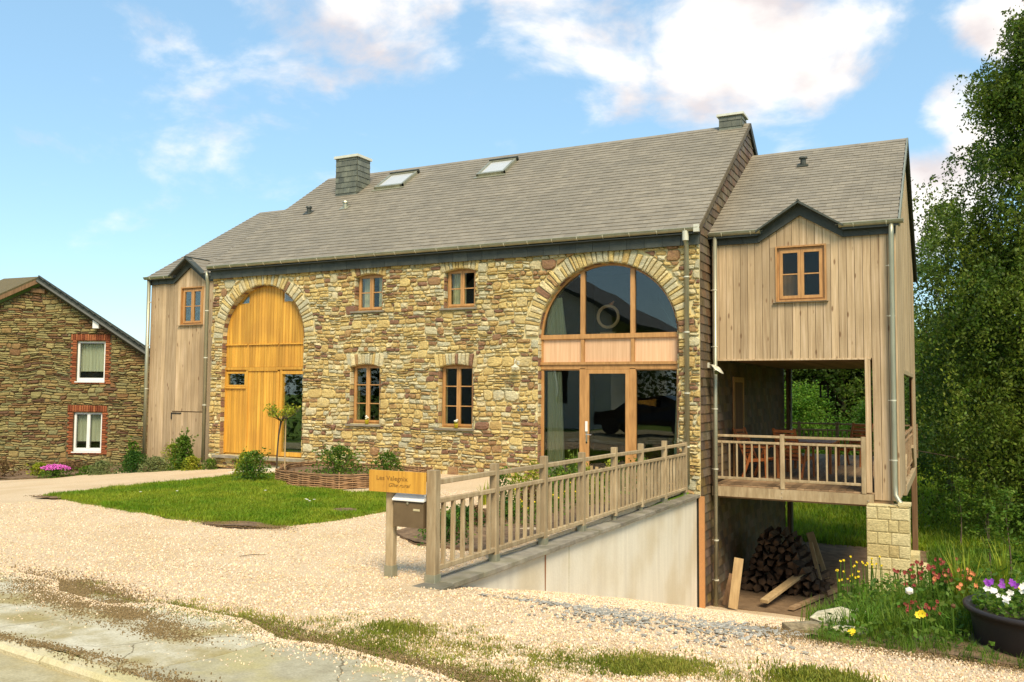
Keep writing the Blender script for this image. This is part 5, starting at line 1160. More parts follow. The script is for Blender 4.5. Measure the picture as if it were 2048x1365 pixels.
for r_ in range(9):
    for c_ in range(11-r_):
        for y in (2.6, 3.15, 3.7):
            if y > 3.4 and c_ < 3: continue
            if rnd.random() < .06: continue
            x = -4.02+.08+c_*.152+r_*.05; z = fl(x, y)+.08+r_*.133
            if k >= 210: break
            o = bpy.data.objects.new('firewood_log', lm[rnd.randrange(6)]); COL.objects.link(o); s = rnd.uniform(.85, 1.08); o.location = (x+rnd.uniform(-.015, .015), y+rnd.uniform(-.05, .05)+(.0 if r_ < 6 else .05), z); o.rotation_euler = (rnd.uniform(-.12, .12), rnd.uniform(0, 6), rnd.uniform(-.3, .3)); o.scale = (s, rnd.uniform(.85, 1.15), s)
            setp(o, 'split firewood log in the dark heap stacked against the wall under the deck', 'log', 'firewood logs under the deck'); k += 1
# ------------------------------------------------------------------ foliage
def leafmesh(name, P, size, matn, parent=None, droop=0., aspect=.55, tone=None, up=.3, **k):
    """P (n,3) leaf centres; one folded rhombus per leaf"""
    n = len(P); P = np.asarray(P, dtype=np.float64); s = size*rng.uniform(.6, 1.3, n)
    d = rng.normal(size=(n, 3)); d[:, 2] = d[:, 2]*.6-droop; d /= np.linalg.norm(d, axis=1)[:, None]
    q = rng.normal(size=(n, 3)); q[:, 2] += up; b = np.cross(d, q); b /= np.linalg.norm(b, axis=1)[:, None]
    L = d*s[:, None]; Wd = b*(s*aspect)[:, None]
    V = np.stack([P-L*.5, P+Wd*.5, P+L*.5, P-Wd*.5], 1).reshape(-1, 3)
    me = bpy.data.meshes.new(name); me.vertices.add(4*n); me.vertices.foreach_set('co', V.ravel().astype(np.float32))
    me.loops.add(4*n); me.loops.foreach_set('vertex_index', np.arange(4*n, dtype=np.int32)); me.polygons.add(n); me.polygons.foreach_set('loop_start', np.arange(0, 4*n, 4, dtype=np.int32)); me.polygons.foreach_set('loop_total', np.full(n, 4, dtype=np.int32))
    me.update(calc_edges=True); a = me.attributes.new('tone', 'FLOAT', 'FACE'); t = rng.uniform(0, 1, n) if tone is None else np.clip(tone+rng.normal(0, .16, n), 0, 1)
    a.data.foreach_set('value', t.astype(np.float32)); me.materials.append(MATS[matn])
    o = bpy.data.objects.new(name, me); COL.objects.link(o); attach(o, parent); return setp(o, **k)
def tree(name, label, x, y, zb, H, prof, ncl, per, ls, matn, cr=.5, trunk_r=.14, droop=0., bark='bark', group=None, cat='tree', flat_=.7, limbs=22, hang=0., lean=(0, 0), core=.35, zmin=.12):
    e = empty(name, (x, y, zb), label, cat, group)
    T = MB(); pts = [(x+lean[0]*t*t+.06*math.sin(3*t+x), y+lean[1]*t*t+.06*math.cos(4*t), zb-.1+(H*.93)*t) for t in (0, .15, .35, .55, .75, 1)]
    T.tube(pts, [trunk_r*f for f in (1.15, 1, .8, .55, .3, .06)], 9); T.build('trunk', bark, e, smooth=True)
    C = []; B = MB(); nb_ = 0
    for i in range(ncl):
        t = zmin+(1-zmin)*rnd.random()**.85; a = rnd.uniform(0, 2*PI); R = prof(t)*(1+.22*mnoise.noise(Vector((math.cos(a)*1.5+x, math.sin(a)*1.5, t*4)))); rr = R*(core+(1-core)*rnd.random()**.45)
        cx, cy, cz = x+lean[0]*t*t+rr*math.cos(a), y+lean[1]*t*t+rr*math.sin(a), zb+H*t; C.append((cx, cy, cz))
        if nb_ < limbs and i % max(1, ncl//limbs) == 0:
            t0 = max(.08, t-.16-rr*.03); b0 = Vector((x+lean[0]*t0*t0, y+lean[1]*t0*t0, zb+H*.93*t0)); b1 = Vector((cx, cy, cz)); mid = b0.lerp(b1, .5)+Vector((0, 0, .12*rr))
            m_ = MB().tube([b0, mid, b1], [trunk_r*.42*(1-t*.5), trunk_r*.25*(1-t*.5), trunk_r*.06], 6); m_.build('branch', bark, e, smooth=True); nb_ += 1
    C = np.array(C); idx = np.repeat(np.arange(ncl), per); n = len(idx)
    sc = cr*rng.uniform(.55, 1.35, ncl)
    off = rng.normal(size=(n, 3))*np.array([.5, .5, .5*flat_]); P = C[idx]+off*sc[idx][:, None]
    if hang: P[:, 2] -= np.abs(rng.exponential(hang, n))*(rng.random(n) < .7); 
    if hang: P[:, :2] = P[:, :2]*1
    P = P[P[:, 2] > zb+.15]
    ct = np.clip(rng.normal(.5, .22, ncl), 0, 1)
    leafmesh('crown', P, ls, matn, e, droop=droop, tone=None)
    return e
# the tall weeping tree on the right: strands of small leaves
def strand_tree(name, label, x, y, zb, H, prof, nst, matn, seed):
    e = empty(name, (x, y, zb), label, 'tree'); T = MB()
    T.tube([(x, y, zb-.2), (x+.05, y, zb+1.5), (x-.05, y+.05, zb+4), (x+.1, y, zb+8), (x, y, zb+H*.97)], [.30, .24, .19, .11, .02], 11); T.build('trunk', 'birch_bark', e, smooth=True)
    for (dx, dy) in ((-.5, .4), (.45, .5), (-.2, -.5)): MB().tube([(x+dx*.3, y+dy*.3, zb-.1), (x+dx*.8, y+dy*.8, zb+2.5), (x+dx*1.8, y+dy*1.8, zb+6), (x+dx*2.2, y+dy*2.2, zb+9)], [.13, .11, .07, .02], 8).build('stem', 'birch_bark', e, smooth=True)
    P = []; nb_ = 0; boughs = []
    for i in range(185):
        t = .10+.9*rnd.random()**.9; a = rnd.uniform(0, 2*PI); R = prof(t)*rnd.uniform(.75, 1.22)*(1+.3*mnoise.noise(Vector((math.cos(a)*1.3, math.sin(a)*1.3+seed, t*6)))); boughs.append((t, a, R*(.35+.65*rnd.random()**.4)))
    for i in range(nst):
        t, a, rr = boughs[i % 185]; g_ = .26+.55*(1-t); s_ = rnd.random()**.5
        p = Vector((x+rr*s_*math.cos(a)+rnd.gauss(0, g_), y+rr*s_*math.sin(a)+rnd.gauss(0, g_), zb+H*t-(1-s_)*rr*.15+rnd.gauss(0, g_*.8))); b0 = Vector((x, y, zb+H*max(.08, t-.10-rr*.02)))
        if i < 70: MB().tube([b0, b0.lerp(p, .55)+Vector((0, 0, .25)), p], [.055*(1.1-t), .03*(1.1-t), .008], 5).build('branch', 'bark', e, smooth=True)
        L = rnd.uniform(.5, 1.5)*(1.15-t*.5); out = Vector((math.cos(a), math.sin(a), 0)); k = int(L*34)
        for j in range(k):
            s = (j+rnd.random())/k; P.append((p.x+out.x*.35*s*L-.0+rnd.gauss(0, .05+.05*s), p.y+out.y*.35*s*L+rnd.gauss(0, .05+.05*s), p.z+.15*math.sin(s*2)-L*s*s+rnd.gauss(0, .04)))
    leafmesh('crown', np.array(P), .105, matn, e, droop=.9)
    return e
def prof_big(t): return lerp(t, [(0, 2.2), (.12, 3.4), (.25, 3.9), (.4, 3.6), (.6, 3.1), (.75, 2.7), (.9, 1.9), (1, .7)])
strand_tree('weeping_tree', 'tall dense dark green weeping tree filling the right edge beyond the house', 2.75, 13.0, -1.9, 15.2, prof_big, 10500, 'weeping_leaf', 1)
tree('pale_tree', 'thin pale green tree showing against the clouds beside the roof corner', -.1, 21.5, -1.9, 11.6, lambda t: lerp(t, [(0, .8), (.3, 1.9), (.6, 1.8), (.85, 1.1), (1, .15)]), 110, 110, .13, 'pale_leaf', .55, .13, hang=.2, cat='tree')
tree('leafy_tree', 'medium green bushy tree half hidden between the wing and the weeping tree', .9, 17.5, -1.9, 7.4, lambda t: lerp(t, [(0, 1.5), (.3, 2.6), (.7, 2.0), (1, .3)]), 150, 130, .13, 'tree_leaf', .7, .14)
ovoid = lambda r: (lambda t: r*math.sin(PI*min(1, max(0, .12+.86*t)))**.7)
def cone(r): return lambda t: r*(1-t)**.8+.15
far = [(-9.8, 36, 8.6, 'dark', 2.6), (-7.6, 40, 9.4, 'dark', 3.0), (-5.6, 37, 7.8, 'dark', 2.8), (-3.6, 41, 9.0, 'dark', 3.0), (-2.0, 36, 7.0, 'tree', 2.6), (-12.0, 40, 8.5, 'dark', 2.8), (0.4, 38, 8.5, 'tree', 3.0), (2.9, 40, 8.0, 'dark', 3.2), (5.8, 38, 9, 'dark', 3.4), (8.5, 40, 9, 'tree', 3.2)]
labs = ['dark far tree seen through the loggia just right of the slate wall', 'tall dark far tree behind the bright bush, seen through the loggia', 'dark far tree in the middle of the loggia view', 'dark far tree seen through the loggia near the timber pier', 'mid green far tree hidden behind the loggia pier', 'dark far tree hidden behind the slate gable wall', 'mid green far tree just right of the timber wing', 'dark far tree behind the trunk of the weeping tree', 'dark far tree at the right edge behind the planter', 'mid green far tree outermost on the right']
for (x, y, H, k_, R), lab in zip(far, labs): tree('background_tree', lab, x, y, -2.0, H, ovoid(R), 150, 110, .26, {'dark': 'dark_leaf', 'tree': 'tree_leaf'}[k_], 1.0, .2, group='trees at the far side of the meadow', limbs=8, zmin=.03)
tree('bright_bush', 'large bright green bush behind the far deck railing', -6.0, 24.5, -1.9, 4.3, ovoid(1.75), 130, 130, .13, 'bright_leaf', .6, .1, cat='bush', limbs=8, zmin=.05)
tree('bright_bush', 'smaller bright green bush behind the far deck railing beside the timber pier', -3.2, 25.5, -1.9, 3.5, ovoid(1.2), 70, 110, .13, 'bright_leaf', .5, .1, cat='bush', limbs=6, zmin=.05)
# far hedge line closes the horizon behind the trees
def hedge_mass(name, pts, h_, w_, n, ls, matn, seedv=0, zoff=0):
    P = []
    segs = [(Vector(a), Vector(b)) for a, b in zip(pts, pts[1:])]; tot = sum((b-a).length for a, b in segs)
    for a, b in segs:
        k = int(n*(b-a).length/tot)
        for i in range(k):
            t = rnd.random(); p = a.lerp(b, t); hh = h_*(1+.35*mnoise.noise(Vector((p.x*.12, p.y*.12, seedv)))+.15*mnoise.noise(Vector((p.x*.6, p.y*.6, seedv))))
            u = rnd.random(); P.append((p.x+rnd.gauss(0, w_), p.y+rnd.gauss(0, w_), ground_z(p.x, p.y)+zoff+hh*u**.8))
    return leafmesh(name, np.array(P), ls, matn, kind='stuff')
hedge_mass('woodland', [(-30, 60), (-12, 62), (0, 58), (14, 56), (30, 50), (45, 40)], 8, 1.8, 26000, .75, 'dark_leaf', 3)
# saplings and their stakes on the grass at the right
for i, (x, y, H, lab) in enumerate(((.55, 3.4, 1.7, 'young sapling with thin stem, left of the pair behind the flower planter'), (.95, 4.4, 2.0, 'taller young sapling behind the flower planter'), (1.25, 2.0, 1.5, 'leafy sapling close behind the flower planter at the right edge'), (.1, 9.5, 1.9, 'small sapling on the grass below the weeping tree'), (.75, 10.4, 1.8, 'small sapling with sparse leaves near the trunk of the weeping tree'))):
    tree('sapling', lab, x, y, ground_z(x, y), H, lambda t: lerp(t, [(0, .05), (.4, .22), (.8, .3), (1, .1)]), 20, 28, .085, 'shrub_leaf', .16, .022, group='saplings on the grass', limbs=6, zmin=.45, cat='sapling')
# young standard tree in the lawn bed
e = empty('standard_tree', (-12.0, -2.75, .42), 'young grafted standard tree with bare stem and small round crown before the golden barn door', 'tree')
MB().tube([(-12.02, -2.75, .40), (-12.03, -2.74, .9), (-11.98, -2.76, 1.3), (-11.93, -2.75, 1.60)], [.020, .017, .016, .022], 8).build('trunk', 'bark', e, smooth=True)
C = []
for k in range(16):
    a = k*2.4; rr = rnd.uniform(.16, .40); zz = 1.66+rnd.uniform(.04, .24); p = Vector((-11.93+rr*math.cos(a), -2.75+rr*math.sin(a), zz)); MB().tube([(-11.93, -2.75, 1.58), (-11.93+rr*.55*math.cos(a), -2.75+rr*.55*math.sin(a), 1.63+.3*(zz-1.66)), tuple(p)], [.013, .008, .004], 5).build('branch', 'bark', e)
    for j in range(26): s = rnd.random()**.6; C.append(Vector((-11.93, -2.75, 1.62)).lerp(p, .45+.6*s)+Vector((rnd.gauss(0, .045), rnd.gauss(0, .045), rnd.gauss(.01, .045))))
leafmesh('crown', np.array(C), .062, 'yellow_leaf', e)
st_ = MB().tube([(0, 0, -.6), (0, 0, .65)], .014, 7, .8).build('support_stake', 'raw_plank'); st_.location = (-11.86, -2.70, 1.0); setp(st_, 'pale wooden stake beside the young standard tree', 'stake')
# ------------------------------------------------------------------ shrubs and bed plants
def shrub(name, label, x, y, rx, h_, n, ls, matn, cat='shrub', group=None, upright=False, z=None, stems=5, woody=True):
    z = yard(x, y) if z is None else z; e = empty(name, (x, y, z), label, cat, group)
    m_ = MB()
    for k in range(stems): a = k*2.1; m_.tube([(x, y, z-.03), (x+rx*.4*math.cos(a), y+rx*.4*math.sin(a), z+h_*.7)], [.014, .005], 5)
    m_.build('stems', 'bark' if woody else 'shrub_leaf', e)
    a = rng.uniform(0, 2*PI, n); u = rng.random(n)**.42; v = rng.uniform(-.15, 1, n); lump = 1+.25*np.sin(a*3+x)+.12*np.sin(a*7+v*5)
    if upright: r_ = rx*(1-.75*np.clip(v, 0, 1)**1.4)*u*lump; zz = z+h_*np.clip(v, 0.02, 1)
    else: ph = np.clip(v, 0, 1)*PI/2; r_ = rx*np.cos(ph*.95)*u*lump; zz = z+h_*(.06+.94*np.sin(ph)*u**.4)
    pts_ = [np.stack([x+r_*np.cos(a), y+r_*np.sin(a), zz+rng.normal(0, .012, n)], 1)]
    for k in range(14 if upright else 8):
        aa = rng.uniform(0, 2*PI); m2 = n//45; tt = rng.random(m2); l_ = rng.uniform(.8, 1.25); sp = rng.uniform(.2, 1.0)
        pts_.append(np.stack([x+rx*sp*l_*tt*np.cos(aa)+rng.normal(0, .02, m2), y+rx*sp*l_*tt*np.sin(aa)+rng.normal(0, .02, m2), z+h_*l_*(1.12-.35*sp)*tt**.8+rng.normal(0, .02, m2)], 1))
    leafmesh('foliage', np.concatenate(pts_), ls, matn, e, droop=-.5 if upright else 0)
    return e
def pz(px, zc, z=0):  # helper only for reading positions off the plan below
    u = (px-1024)/1719.5*zc; return STREET.x+_f.x/math.cos(PITCH)*zc+_r.x*u, STREET.y+_f.y/math.cos(PITCH)*zc+_r.y*u
SH = [('box_shrub', 'round dark green clipped shrub beside the timber wing downpipe', -18.55, -.75, .38, .52, 2600, .05, 'box_leaf', False),
      ('grey_shrub', 'low grey green cushion plant left of the round dark shrub', -19.0, -1.35, .34, .33, 1700, .05, 'grey_leaf', False),
      ('grey_shrub', 'low grey green cushion plant right of the round dark shrub', -18.0, -.55, .40, .36, 1900, .05, 'grey_leaf', False),
      ('upright_shrub', 'upright leafy shrub, tallest against the grey timber wing', -17.55, -.1, .34, .86, 2300, .07, 'shrub_leaf', True),
      ('yellow_shrub', 'yellow green feathery shrub behind the upright one', -18.2, .15, .36, .66, 1500, .05, 'yellow_leaf', False),
      ('low_shrub', 'small low shrub at the foot of the left downpipe', -16.95, -.35, .26, .34, 900, .06, 'yellow_leaf', False),
      ('low_shrub', 'small shrub beside the paved patch before the golden door', -16.45, -.25, .2, .26, 500, .05, 'shrub_leaf', False),
      ('magenta_flowers', 'mound plant with magenta flowers before the old stone gable', -20.0, -1.9, .42, .22, 1000, .05, 'shrub_leaf', False),
      ('dark_shrub', 'dark green shrub at the very left edge of the bed', -22.1, -3.0, .36, .42, 1700, .06, 'box_leaf', False),
      ('brown_shrub', 'twiggy brown shrub at the left of the bed by the old stone gable', -21.8, -2.1, .5, .46, 700, .06, 'brown_leaf', False),
      ('green_clump', 'light green leafy clump under the lower white window', -20.9, -1.7, .3, .34, 600, .07, 'yellow_leaf', False),
      ('green_clump', 'low leafy clump between the magenta flowers and the grey cushion plant', -19.7, -1.2, .3, .22, 500, .06, 'shrub_leaf', False),
      ('green_clump', 'sparse weeds at the foot of the old stone gable', -21.2, -.6, .6, .3, 700, .07, 'brown_leaf', False),
      ('tall_leaf_plant', 'single tall leafy plant by the corner of the old stone gable', -19.9, .3, .3, .75, 420, .09, 'shrub_leaf', True),
      ('bed_shrub', 'loose leafy shrub in the lawn in front of the young standard tree', -11.95, -3.45, .42, .60, 1100, .06, 'shrub_leaf', True),
      ('bed_shrub', 'yellow green feathery plant left of the young standard tree', -12.7, -2.9, .34, .52, 900, .06, 'yellow_leaf', True),
      ('bed_shrub', 'loose herb clump in the left half of the woven bed', -10.9, -2.2, .6, .50, 1300, .06, 'shrub_leaf', True),
      ('bed_shrub', 'small herb clump in the right half of the woven bed', -9.8, -2.1, .42, .42, 800, .055, 'shrub_leaf', True)]
for nm, lab, x, y, rx, h_, n, ls, mt, up in SH:
    z = yard(x, y)+(.16 if 'woven' in lab else .0)
    e = shrub(nm, lab, x, y, rx, h_, n, ls, mt, cat='plant' if 'shrub' not in nm else 'shrub', upright=up, z=z)
    if nm == 'magenta_flowers':
        q = MB()
        for k in range(260): a = rnd.uniform(0, 6.28); r_ = rnd.random()**.5*.42; q.ico((x+r_*math.cos(a), y+r_*math.sin(a)*.7, z+.20+.08*(1-(r_/.42)**2)+rnd.uniform(-.02, .03)), .018, rnd.random())
        q.build('blossom', 'magenta', e)
# plants between the gravel path and the handrail
BP = []
for k in range(26):
    t = k/25; x = -5.0-rnd.uniform(0, 1.05); y = -7.2+t*6.2; BP.append((x, y))
for i, (x, y) in enumerate(BP):
    kind = ('box_leaf', 'shrub_leaf', 'brown_leaf', 'shrub_leaf')[i % 4] if y < -4.6 else ('yellow_leaf', 'shrub_leaf', 'yellow_leaf', 'bright_leaf')[i % 4]
    tall = y > -5.2
    shrub('bed_plant', 'low leafy plant in the bed along the timber handrail' if not tall else 'tall yellow green plant behind the handrail balusters', x, y, rnd.uniform(.2, .34), rnd.uniform(.42, .72) if tall else rnd.uniform(.2, .34), 520, .05, kind, cat='plant', group='tall plants behind the handrail' if tall else 'low plants behind the handrail', upright=tall, woody=not tall)
q = MB()
for k in range(46): x = -4.75-rnd.uniform(0, .8); y = rnd.uniform(-5.6, -4.2); q.ico((x, y, yard(x, y)+rnd.uniform(.2, .5)), .014, rnd.random())
q.build('yellow_blossoms', 'petal_yellow', kind='stuff')
# spiky plant behind the handrail, near the glass door
def blades(name, label, x, y, z, n, h_, matn, spread=.35, wd=.02, cat='plant', group=None, kind=None):
    q = MB()
    for k in range(n):
        a = rnd.uniform(0, 2*PI); l = h_*rnd.uniform(.6, 1.1); s = spread*rnd.uniform(.3, 1); bx_, by_ = x+rnd.gauss(0, .03), y+rnd.gauss(0, .03); px_, py_ = -math.sin(a)*wd/2, math.cos(a)*wd/2
        pts = [(bx_+s*l*t*t*math.cos(a), by_+s*l*t*t*math.sin(a), z+l*(t-.25*s*t*t)) for t in (0, .4, .75, 1)]
        b = len(q.v)
        for i_, p in enumerate(pts): f = (1, .9, .55, .05)[i_]; q.v += [(p[0]-px_*f, p[1]-py_*f, p[2]), (p[0]+px_*f, p[1]+py_*f, p[2])]
        for i_ in range(3): q.f.append((b+2*i_, b+2*i_+1, b+2*i_+3, b+2*i_+2)); q.t.append(rnd.random())
    q.v = [(v[0]-x, v[1]-y, v[2]-z) for v in q.v]; o = q.build(name, matn); o.location = (x, y, z); return setp(o, label, cat, group, kind)
blades('spiky_plant', 'spiky green bladed plant in front of the glass door', -6.35, -.9, .42, 26, .75, 'shrub_leaf', .4, .03)
blades('spiky_plant', 'small bladed plant by the gravel path beyond the handrail', -6.6, -4.0, .42, 20, .4, 'yellow_leaf', .5, .025)
for i, (x, y, h_, mt, lab) in enumerate((( .05, -7.9, .62, 'yellow_leaf', 'tall bladed clump with long leaves just left of the planter'), (-.1, -7.3, .55, 'shrub_leaf', 'bladed clump behind the red flowers'), (.35, -7.5, .6, 'yellow_leaf', 'tall bladed clump rising behind the planter'), (-.75, -7.2, .42, 'bright_leaf', 'bright bladed clump before the block pillar'))):
    blades('bladed_clump', lab, x, y, ramp(x, y)-.02, 46, h_, mt, .45, .016)
# ------------------------------------------------------------------ flower planter
PX, PYY = .56, -8.72; PZ = ramp(PX, PYY)-.07
pl = empty('flower_planter', (PX, PYY, PZ), 'large round black plastic tub of pansies at the right edge', 'planter')
q = MB(); q.lathe((PX, PYY, PZ-.03), [(.001, 0), (.40, 0), (.43, .03), (.47, .30), (.475, .345), (.515, .355), (.52, .385), (.495, .392), (.455, .36), (.45, .31), (.001, .31)], 48, .5); q.build('tub', 'black_plastic', pl, smooth=True)
MB().lathe((PX, PYY, PZ-.03), [(.45, .33), (.2, .35), (.001, .355)], 24).build('soil_fill', 'dark_earth', pl)
def flower(q, c, r, n=5):
    c = Vector(c); d = (STREET-c).normalized()+Vector((rnd.uniform(-.5, .5), rnd.uniform(-.5, .5), rnd.uniform(-.2, .6))); d.normalize(); u = d.cross(Vector((0, 0, 1))).normalized(); v = u.cross(d)
    for k in range(n):
        a = 2*PI*k/n; e1 = u*math.cos(a)+v*math.sin(a); e2 = u*math.cos(a+PI/2)+v*math.sin(a+PI/2)
        q.add([c, c+e1*r*.6-e2*r*.38+d*.004, c+e1*r+d*.006, c+e1*r*.6+e2*r*.38+d*.004], [(0, 1, 2, 3)], rnd.random())
spots = [('white', -.33, -.12), ('purple', -.36, .12), ('purple', -.20, .24), ('white', -.12, .05), ('yellow', -.05, .20), ('yellow', .02, -.05), ('yellow', .10, .10), ('violet', .16, -.24), ('white', -.24, -.26), ('yellow', .26, .05), ('violet', .30, -.2), ('orange', .05, .3), ('white', .34, .2), ('violet', -.02, -.34), ('yellow', -.02, -.22)]
for col, dx, dy in spots:
    x, y, z = PX+dx, PYY+dy, PZ+.32; e = empty('pansy', (x, y, z), f'{col} pansies growing in the black tub', 'pansy', f'{col} pansies in the black tub')
    a = rng.uniform(0, 6.28, 130); r_ = .12*rng.random(130)**.5; leafmesh('leaves', np.stack([x+r_*np.cos(a), y+r_*np.sin(a), z+.02+.10*rng.random(130)], 1), .045, 'shrub_leaf', e)
    q = MB()
    for k in range(5): a = rnd.uniform(0, 6.28); rr = rnd.uniform(.01, .11); flower(q, (x+rr*math.cos(a), y+rr*math.sin(a), z+.11+rnd.uniform(0, .075)), rnd.uniform(.017, .029))
    q.build('blossom', 'petal_'+col, e)
# red, orange and yellow flowers and seed heads in the weeds
def stalkflower(name, label, x, y, h_, col, r, n=1, group=None, cat='flower', ball=False):
    z = ramp(x, y); e = empty(name, (x, y, z), label, cat, group); s = MB(); b = MB()
    for k in range(n):
        dx, dy = (rnd.gauss(0, .05), rnd.gauss(0, .05)) if n > 1 else (0, 0); hh = h_*rnd.uniform(.75, 1.1) if n > 1 else h_
        s.tube([(x+dx*.3, y+dy*.3, z-.02), (x+dx*.8, y+dy*.8, z+hh*.6), (x+dx, y+dy, z+hh)], [.006, .005, .004], 5)
        if ball: b.ico((x+dx, y+dy, z+hh), r, .7)
        else:
            for _ in range(3): flower(b, (x+dx+rnd.gauss(0, r*.3), y+dy+rnd.gauss(0, r*.3), z+hh+rnd.gauss(0, r*.3)), r, 7)
    s.build('stalk', 'shrub_leaf', e); b.build('blossom', col, e); return e
stalkflower('dandelion_clock', 'white round dandelion seed head on a tall stalk among the weeds', -.30, -9.1, .40, 'seed_white', .030, ball=True, cat='dandelion')
stalkflower('dandelion', 'open yellow dandelion low in the grass right of the white seed head', -.22, -9.05, .24, 'petal_yellow', .028, cat='dandelion')
stalkflower('dandelion', 'yellow dandelion close to the gravel edge by the rock pile', -.70, -9.1, .07, 'petal_yellow', .024, cat='dandelion')
stalkflower('dandelion_bud', 'closed brown dandelion bud on a stalk near the planter', -.02, -9.0, .30, 'brown_leaf', .018, ball=True, cat='dandelion')
for k in range(9): x, y = rnd.uniform(-.5, .0), rnd.uniform(-8.2, -7.2); stalkflower('red_flower', 'dark red flower head among the weeds before the block pillar', x, y, .38, 'petal_red', .015, 5, 'dark red flowers before the pillar')
for k in range(6): x, y = rnd.uniform(-.62, -.12), rnd.uniform(-8.75, -8.3); stalkflower('red_flower', 'dark red flower head low among the weeds beside the rocks', x, y, .20, 'petal_red', .013, 4, 'low dark red flowers beside the rocks')
for k in range(5): x, y = rnd.uniform(-.05, .15), rnd.uniform(-8.3, -7.8); stalkflower('orange_flower', 'faded orange flower left of the planter', x, y, .34, 'petal_orange', .016, 4, 'orange flowers left of the planter')
for k in range(8): x, y = rnd.uniform(-1.05, -.5), rnd.uniform(-7.4, -6.6); stalkflower('yellow_flower', 'small yellow flower on a thin stalk before the block pillar', x, y, .55, 'petal_yellow', .010, 4, 'yellow flowers before the pillar')
# rocks at the end of the ramp edge
def rock(x, y, sx, sy, sz, rz, label, m='grey_rock', z=None, tilt=0, tone=.6):
    q = MB(); q.ico((0, 0, 0), 1, tone); me_v = []
    for v in q.v:
        v = Vector(v)*1.25; v += Vector((rnd.uniform(-.2, .2), rnd.uniform(-.2, .2), rnd.uniform(-.2, .2))); v.z = max(-.75, min(.75, v.z)); me_v.append((v.x*sx, v.y*sy, v.z*sz))
    q.v = me_v; o = q.build('rock', m); o.location = (x, y, (ramp(x, y)+sz*.45) if z is None else z); o.rotation_euler = (tilt, rnd.uniform(-.1, .1), rz); return setp(o, label, 'rock')
rock(-1.02, -8.75, .19, .07, .065, .25, 'long brown rock at the front left of the rock pile', tone=.05)
rock(-.88, -8.45, .20, .13, .035, .5, 'flat pale slab lying across the rock pile', z=ramp(-.9, -8.4)+.13, tilt=.2, tone=.7)
rock(-.80, -8.80, .085, .06, .06, .2, 'squared pale rock in front of the rock pile', tone=.8)
rock(-.86, -8.0, .12, .10, .09, .9, 'pale rock at the back of the rock pile next to the grass', tone=.95)
rock(-.70, -8.05, .15, .10, .11, 2.1, 'largest cream rock half hidden by grass behind the pile', tone=1)
rock(-.64, -8.75, .075, .05, .05, 1.2, 'small wedge shaped rock at the right of the pile', tone=.75)
rock(-1.0, -8.25, .07, .06, .05, 1.9, 'small white rock left of the flat slab', tone=1)
rock(-.98, -7.7, .08, .06, .05, .4, 'small pinkish rock behind the pile towards the ramp', tone=.5)
# ------------------------------------------------------------------ scattered stuff by instancing
def scatter(name, P, protos, matn, scale, rotmode='any', kind='stuff', **k):
    """P: list of (x,y,z,s); protos: list of meshes instanced on the points"""
    C_ = bpy.data.collections.new(name+'_pieces')
    for i, pm in enumerate(protos): po = bpy.data.objects.new(name+'_piece', pm); C_.objects.link(po)
    me = bpy.data.meshes.new(name); me.vertices.add(len(P)); me.vertices.foreach_set('co', np.array([p[:3] for p in P], dtype=np.float32).ravel())
    a = me.attributes.new('sc', 'FLOAT', 'POINT'); a.data.foreach_set('value', np.array([p[3]*scale for p in P], dtype=np.float32))
    o = bpy.data.objects.new(name, me); COL.objects.link(o); setp(o, kind=kind, **k)
    ng = bpy.data.node_groups.new(name, 'GeometryNodeTree'); ng.interface.new_socket('Geometry', in_out='INPUT', socket_type='NodeSocketGeometry'); ng.interface.new_socket('Geometry', in_out='OUTPUT', socket_type='NodeSocketGeometry')
    gi = ng.nodes.new('NodeGroupInput'); go = ng.nodes.new('NodeGroupOutput'); ip = ng.nodes.new('GeometryNodeInstanceOnPoints'); ci = ng.nodes.new('GeometryNodeCollectionInfo'); ci.inputs['Collection'].default_value = C_; ci.inputs['Separate Children'].default_value = True; ci.inputs['Reset Children'].default_value = True
    at = ng.nodes.new('GeometryNodeInputNamedAttribute'); at.data_type = 'FLOAT'; at.inputs[0].default_value = 'sc'
    rv = ng.nodes.new('FunctionNodeRandomValue'); rv.data_type = 'FLOAT_VECTOR'; rv.inputs[0].default_value = (-3.1, -3.1, -3.1) if rotmode == 'any' else (-.25, -.25, -3.1); rv.inputs[1].default_value = (3.1, 3.1, 3.1) if rotmode == 'any' else (.25, .25, 3.1)
    L = ng.links; L.new(gi.outputs[0], ip.inputs['Points']); L.new(ci.outputs[0], ip.inputs['Instance']); ip.inputs['Pick Instance'].default_value = True; L.new(at.outputs['Attribute'], ip.inputs['Scale']); L.new(rv.outputs[0], ip.inputs['Rotation']); L.new(ip.outputs[0], go.inputs[0])
    o.modifiers.new('scatter', 'NODES').node_group = ng; return o
def pebble_proto(sc, m):
    q = MB().ico((0, 0, 0), 1); q.v = [((x+rnd.uniform(-.22, .22))*sc[0], (y+rnd.uniform(-.22, .22))*sc[1], (z+rnd.uniform(-.2, .2))*sc[2]) for x, y, z in q.v]; return q.mesh('pebble', m)
peb = [pebble_proto(s, 'pebble') for s in ((1, .8, .6), (1, .7, .45), (.8, .8, .7), (1.2, .7, .5))]
